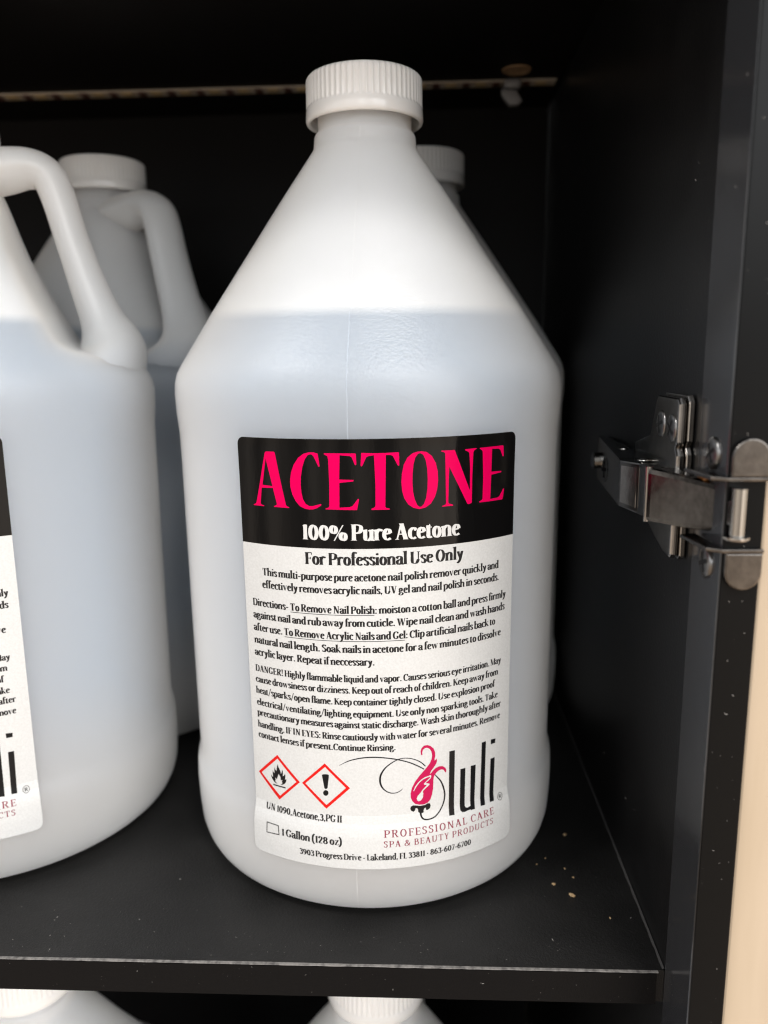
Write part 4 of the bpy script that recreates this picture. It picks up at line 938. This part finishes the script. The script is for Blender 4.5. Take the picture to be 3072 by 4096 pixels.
bm = bmesh.new(); lathe(bm, [(0, 0.0), (0.0019, 0.0), (0.0019, 0.0125), (0, 0.0125)], 24); bm.transform(Matrix.Translation((XW+0.0022, -0.1192, 0.1521)))
o = hpart('pivot_pin', 'bright_nickel', bm)
bm = bmesh.new(); lathe(bm, [(0, 0.0), (0.0032, 0.0), (0.0034, 0.0003), (0.0034, 0.0008), (0, 0.0008)], 24); bm.transform(Matrix.Translation((XW+0.0020, -0.1192, 0.1512)))
hpart('pivot_washer', 'nickel', bm)
bm = bmesh.new(); box(bm, P(0.0016), P(0.0001), -0.1045, -0.0985, 0.1640, 0.1662, 0.0004); hpart('spring_clip', 'amber_plastic', bm)
# wrap-round brackets with rounded tabs on the front face of the panel
def bracket(sign, zpl):
    bm = bmesh.new()
    z0, z1 = sorted((zpl, zpl+sign*0.0011))
    prism(bm, [(P(0.0058), -0.1002), (P(0.0010), -0.0985), (P(-0.0002), -0.1168), (XW+0.0098, -0.1174), (XW+0.0098, -0.1186), (XW-0.0008, -0.1186), (P(0.0040), -0.1160)], 'z', z0, z1, 0.0003)
    xs, xe = XW+0.0001, XW+0.0097; r = (xe-xs)/2; xm = (xs+xe)/2
    L = 0.0064
    pts = [(xs, z1 if sign > 0 else z0), (xe, z1 if sign > 0 else z0)]
    zc = zpl + sign*L
    for i in range(0, 13):
        t = PI*i/12
        pts.append((xm+r*math.cos(t), zc+sign*r*math.sin(t)))
    prism(bm, pts, 'y', -0.1186, YF-0.0002, 0.00045, 3)
    return hpart('bracket', 'brown_nickel', bm)
bracket(1, 0.1662); bracket(-1, 0.1483)
screw(-0.1065, 0.1722, 0.0006, 0.0044, tilt=0.5); screw(-0.1065, 0.1418, 0.0006, 0.0044, tilt=0.35)

# ------------------------------------------------------------------ unlit light strip under the top panel
YL = 0.1600
strip = empty('light_strip', (-0.2, YL, ZC))
tag(strip, 'unlit strip of small yellow lights stuck along the underside of the top panel', 'light strip')
def spart(name, mat, x0, x1, y0, y1, z0, z1, bev=0.0):
    bm = bmesh.new(); box(bm, x0, x1, y0, y1, z0, z1, bev); bm.transform(Matrix.Translation((0.2, -YL, -ZC)))
    return link_mesh(name, bm, mat, strip)
spart('tape', 'tape_white', -0.42, 0.0965, YL-0.0050, YL+0.0050, ZC-0.0008, ZC-0.0002, 0)
led0 = res0 = None
for i in range(29):
    x = 0.0885 - i*0.01667
    if x < -0.41: break
    if led0 is None:
        led0 = spart('led', 'led_phosphor', x-0.0030, x+0.0030, YL-0.0030, YL+0.0030, ZC-0.0013, ZC-0.0008, 0.0002)
        res0 = spart('resistor', 'resistor_dark', x-0.0100, x-0.0062, YL-0.0036, YL+0.0036, ZC-0.0014, ZC-0.0008, 0)
    else:
        for src in (led0, res0):
            c = src.copy(); COL.objects.link(c); c.parent = strip; c.location.x -= i*0.01667
clip = empty('strip_clip', (0.0722, YL-0.005, ZC))
tag(clip, 'small cloudy plastic clip holding the light strip near the right corner', 'clip')
bm = bmesh.new()
box(bm, -0.0045, 0.0045, -0.004, 0.004, -0.0055, -0.0004, 0.0018, 3); link_mesh('clip_base', bm, 'clip_plastic', clip, True)
bm = bmesh.new()
prism(bm, [(-0.0062, -0.0058), (0.0020, -0.0068), (0.0056, -0.0120), (0.0030, -0.0142), (-0.0020, -0.0142), (-0.0060, -0.0088)], 'y', -0.0045, 0.001, 0.0012, 3); link_mesh('clip_arm', bm, 'clip_plastic', clip, True)

# ------------------------------------------------------------------ crumbs and dust
def crumb(x, y, s, label, stretch=1.5):
    bm = bmesh.new(); bmesh.ops.create_icosphere(bm, subdivisions=2, radius=s)
    for v in bm.verts:
        k = 1+random.uniform(-0.22, 0.22); v.co = Vector((v.co.x*k, v.co.y*k*stretch, v.co.z*k*0.7))
    o = link_mesh('crumb', bm, 'crumb_tan', None, True)
    o.location = (x, y, s*0.55); o.rotation_euler = (0, 0, random.uniform(0, 3))
    tag(o, label, 'crumb', 'crumbs on the shelf beside the middle jug')
crumb(*CR[0], 0.0008, 'largest orange-tan crumb, nearest the front on the shelf right of the middle jug', 1.7)
crumb(*CR[1], 0.00055, 'pale crumb on the shelf just left of the largest crumb')
crumb(*CR[2], 0.0006, 'greenish-tan crumb farthest back, by the base of the middle jug')
crumb(*CR[3], 0.00035, 'small brown crumb by itself near the foot of the side panel')
crumb(*CR[4], 0.00035, 'small tan crumb a little behind the largest crumb')
crumb(*CR[5], 0.0003, 'flat tan crumb midway between the farthest crumb and the largest crumb', 1.9)
crumb(*CR[6], 0.0003, 'tiny dark tan crumb closest to the middle jug in the loose cluster', 1.1)
crumb(*CR[7], 0.0003, 'tiny crumb at the left end of the loose cluster beside the jug', 1.1)

def flake(bm, c, nrm, s):
    t = nrm.orthogonal().normalized(); u = nrm.cross(t); a = random.uniform(0, 6.28)
    d1 = t*math.cos(a)+u*math.sin(a); d2 = nrm.cross(d1)
    st = random.choice((1, 1, 1.3, 2.2, 3.5)) if s < 0.0004 else 1.2
    q = [c + d1*s*st, c + d2*s*0.5, c - d1*s*st*0.8, c - d2*s*0.5]
    top = c + nrm*s*0.6 + d1*s*random.uniform(-.3, .3)
    vs_ = [bm.verts.new(p + nrm*0.00003) for p in q]; tv = bm.verts.new(top)
    for i in range(4): bm.faces.new((vs_[i], vs_[(i+1) % 4], tv))
bm = bmesh.new()
UP = Vector((0, 0, 1))
def rs(): return random.choice((0.00009, 0.00011, 0.00014, 0.00014, 0.00018, 0.00026))
for i in range(330):
    x = random.uniform(-0.26, 0.098); y = random.uniform(-0.0915, 0.06) if i % 3 else -0.0915+abs(random.gauss(0, 0.010))
    if math.hypot(x, y) < 0.078 or math.hypot(x+0.17, y-0.007) < 0.078: continue
    flake(bm, Vector((x, y, 0)), UP, rs())
for i in range(60): flake(bm, Vector((random.uniform(-0.14, 0.095), YS-0.0012, random.uniform(-0.0115, -0.001))), Vector((0, -1, 0)), rs()*0.6)
for i in range(70): flake(bm, Vector((XW, random.uniform(-0.092, 0.03), random.uniform(0.0, 0.33))), Vector((-1, 0, 0)), rs()*0.8)
for i in range(60): flake(bm, Vector((XW-0.0003, random.uniform(YF+0.001, YS), random.uniform(-0.03, 0.33))), Vector((-1, 0, 0)), rs()*0.7)
for i in range(60): flake(bm, Vector((XW+random.uniform(0.0005, 0.0095), YF, random.uniform(-0.03, 0.33))), Vector((0, -1, 0)), rs()*0.75)
d = link_mesh('dust', bm, 'dust_grey'); tag(d, 'pale dust specks scattered over the black shelf and panel', 'dust', kind='stuff')
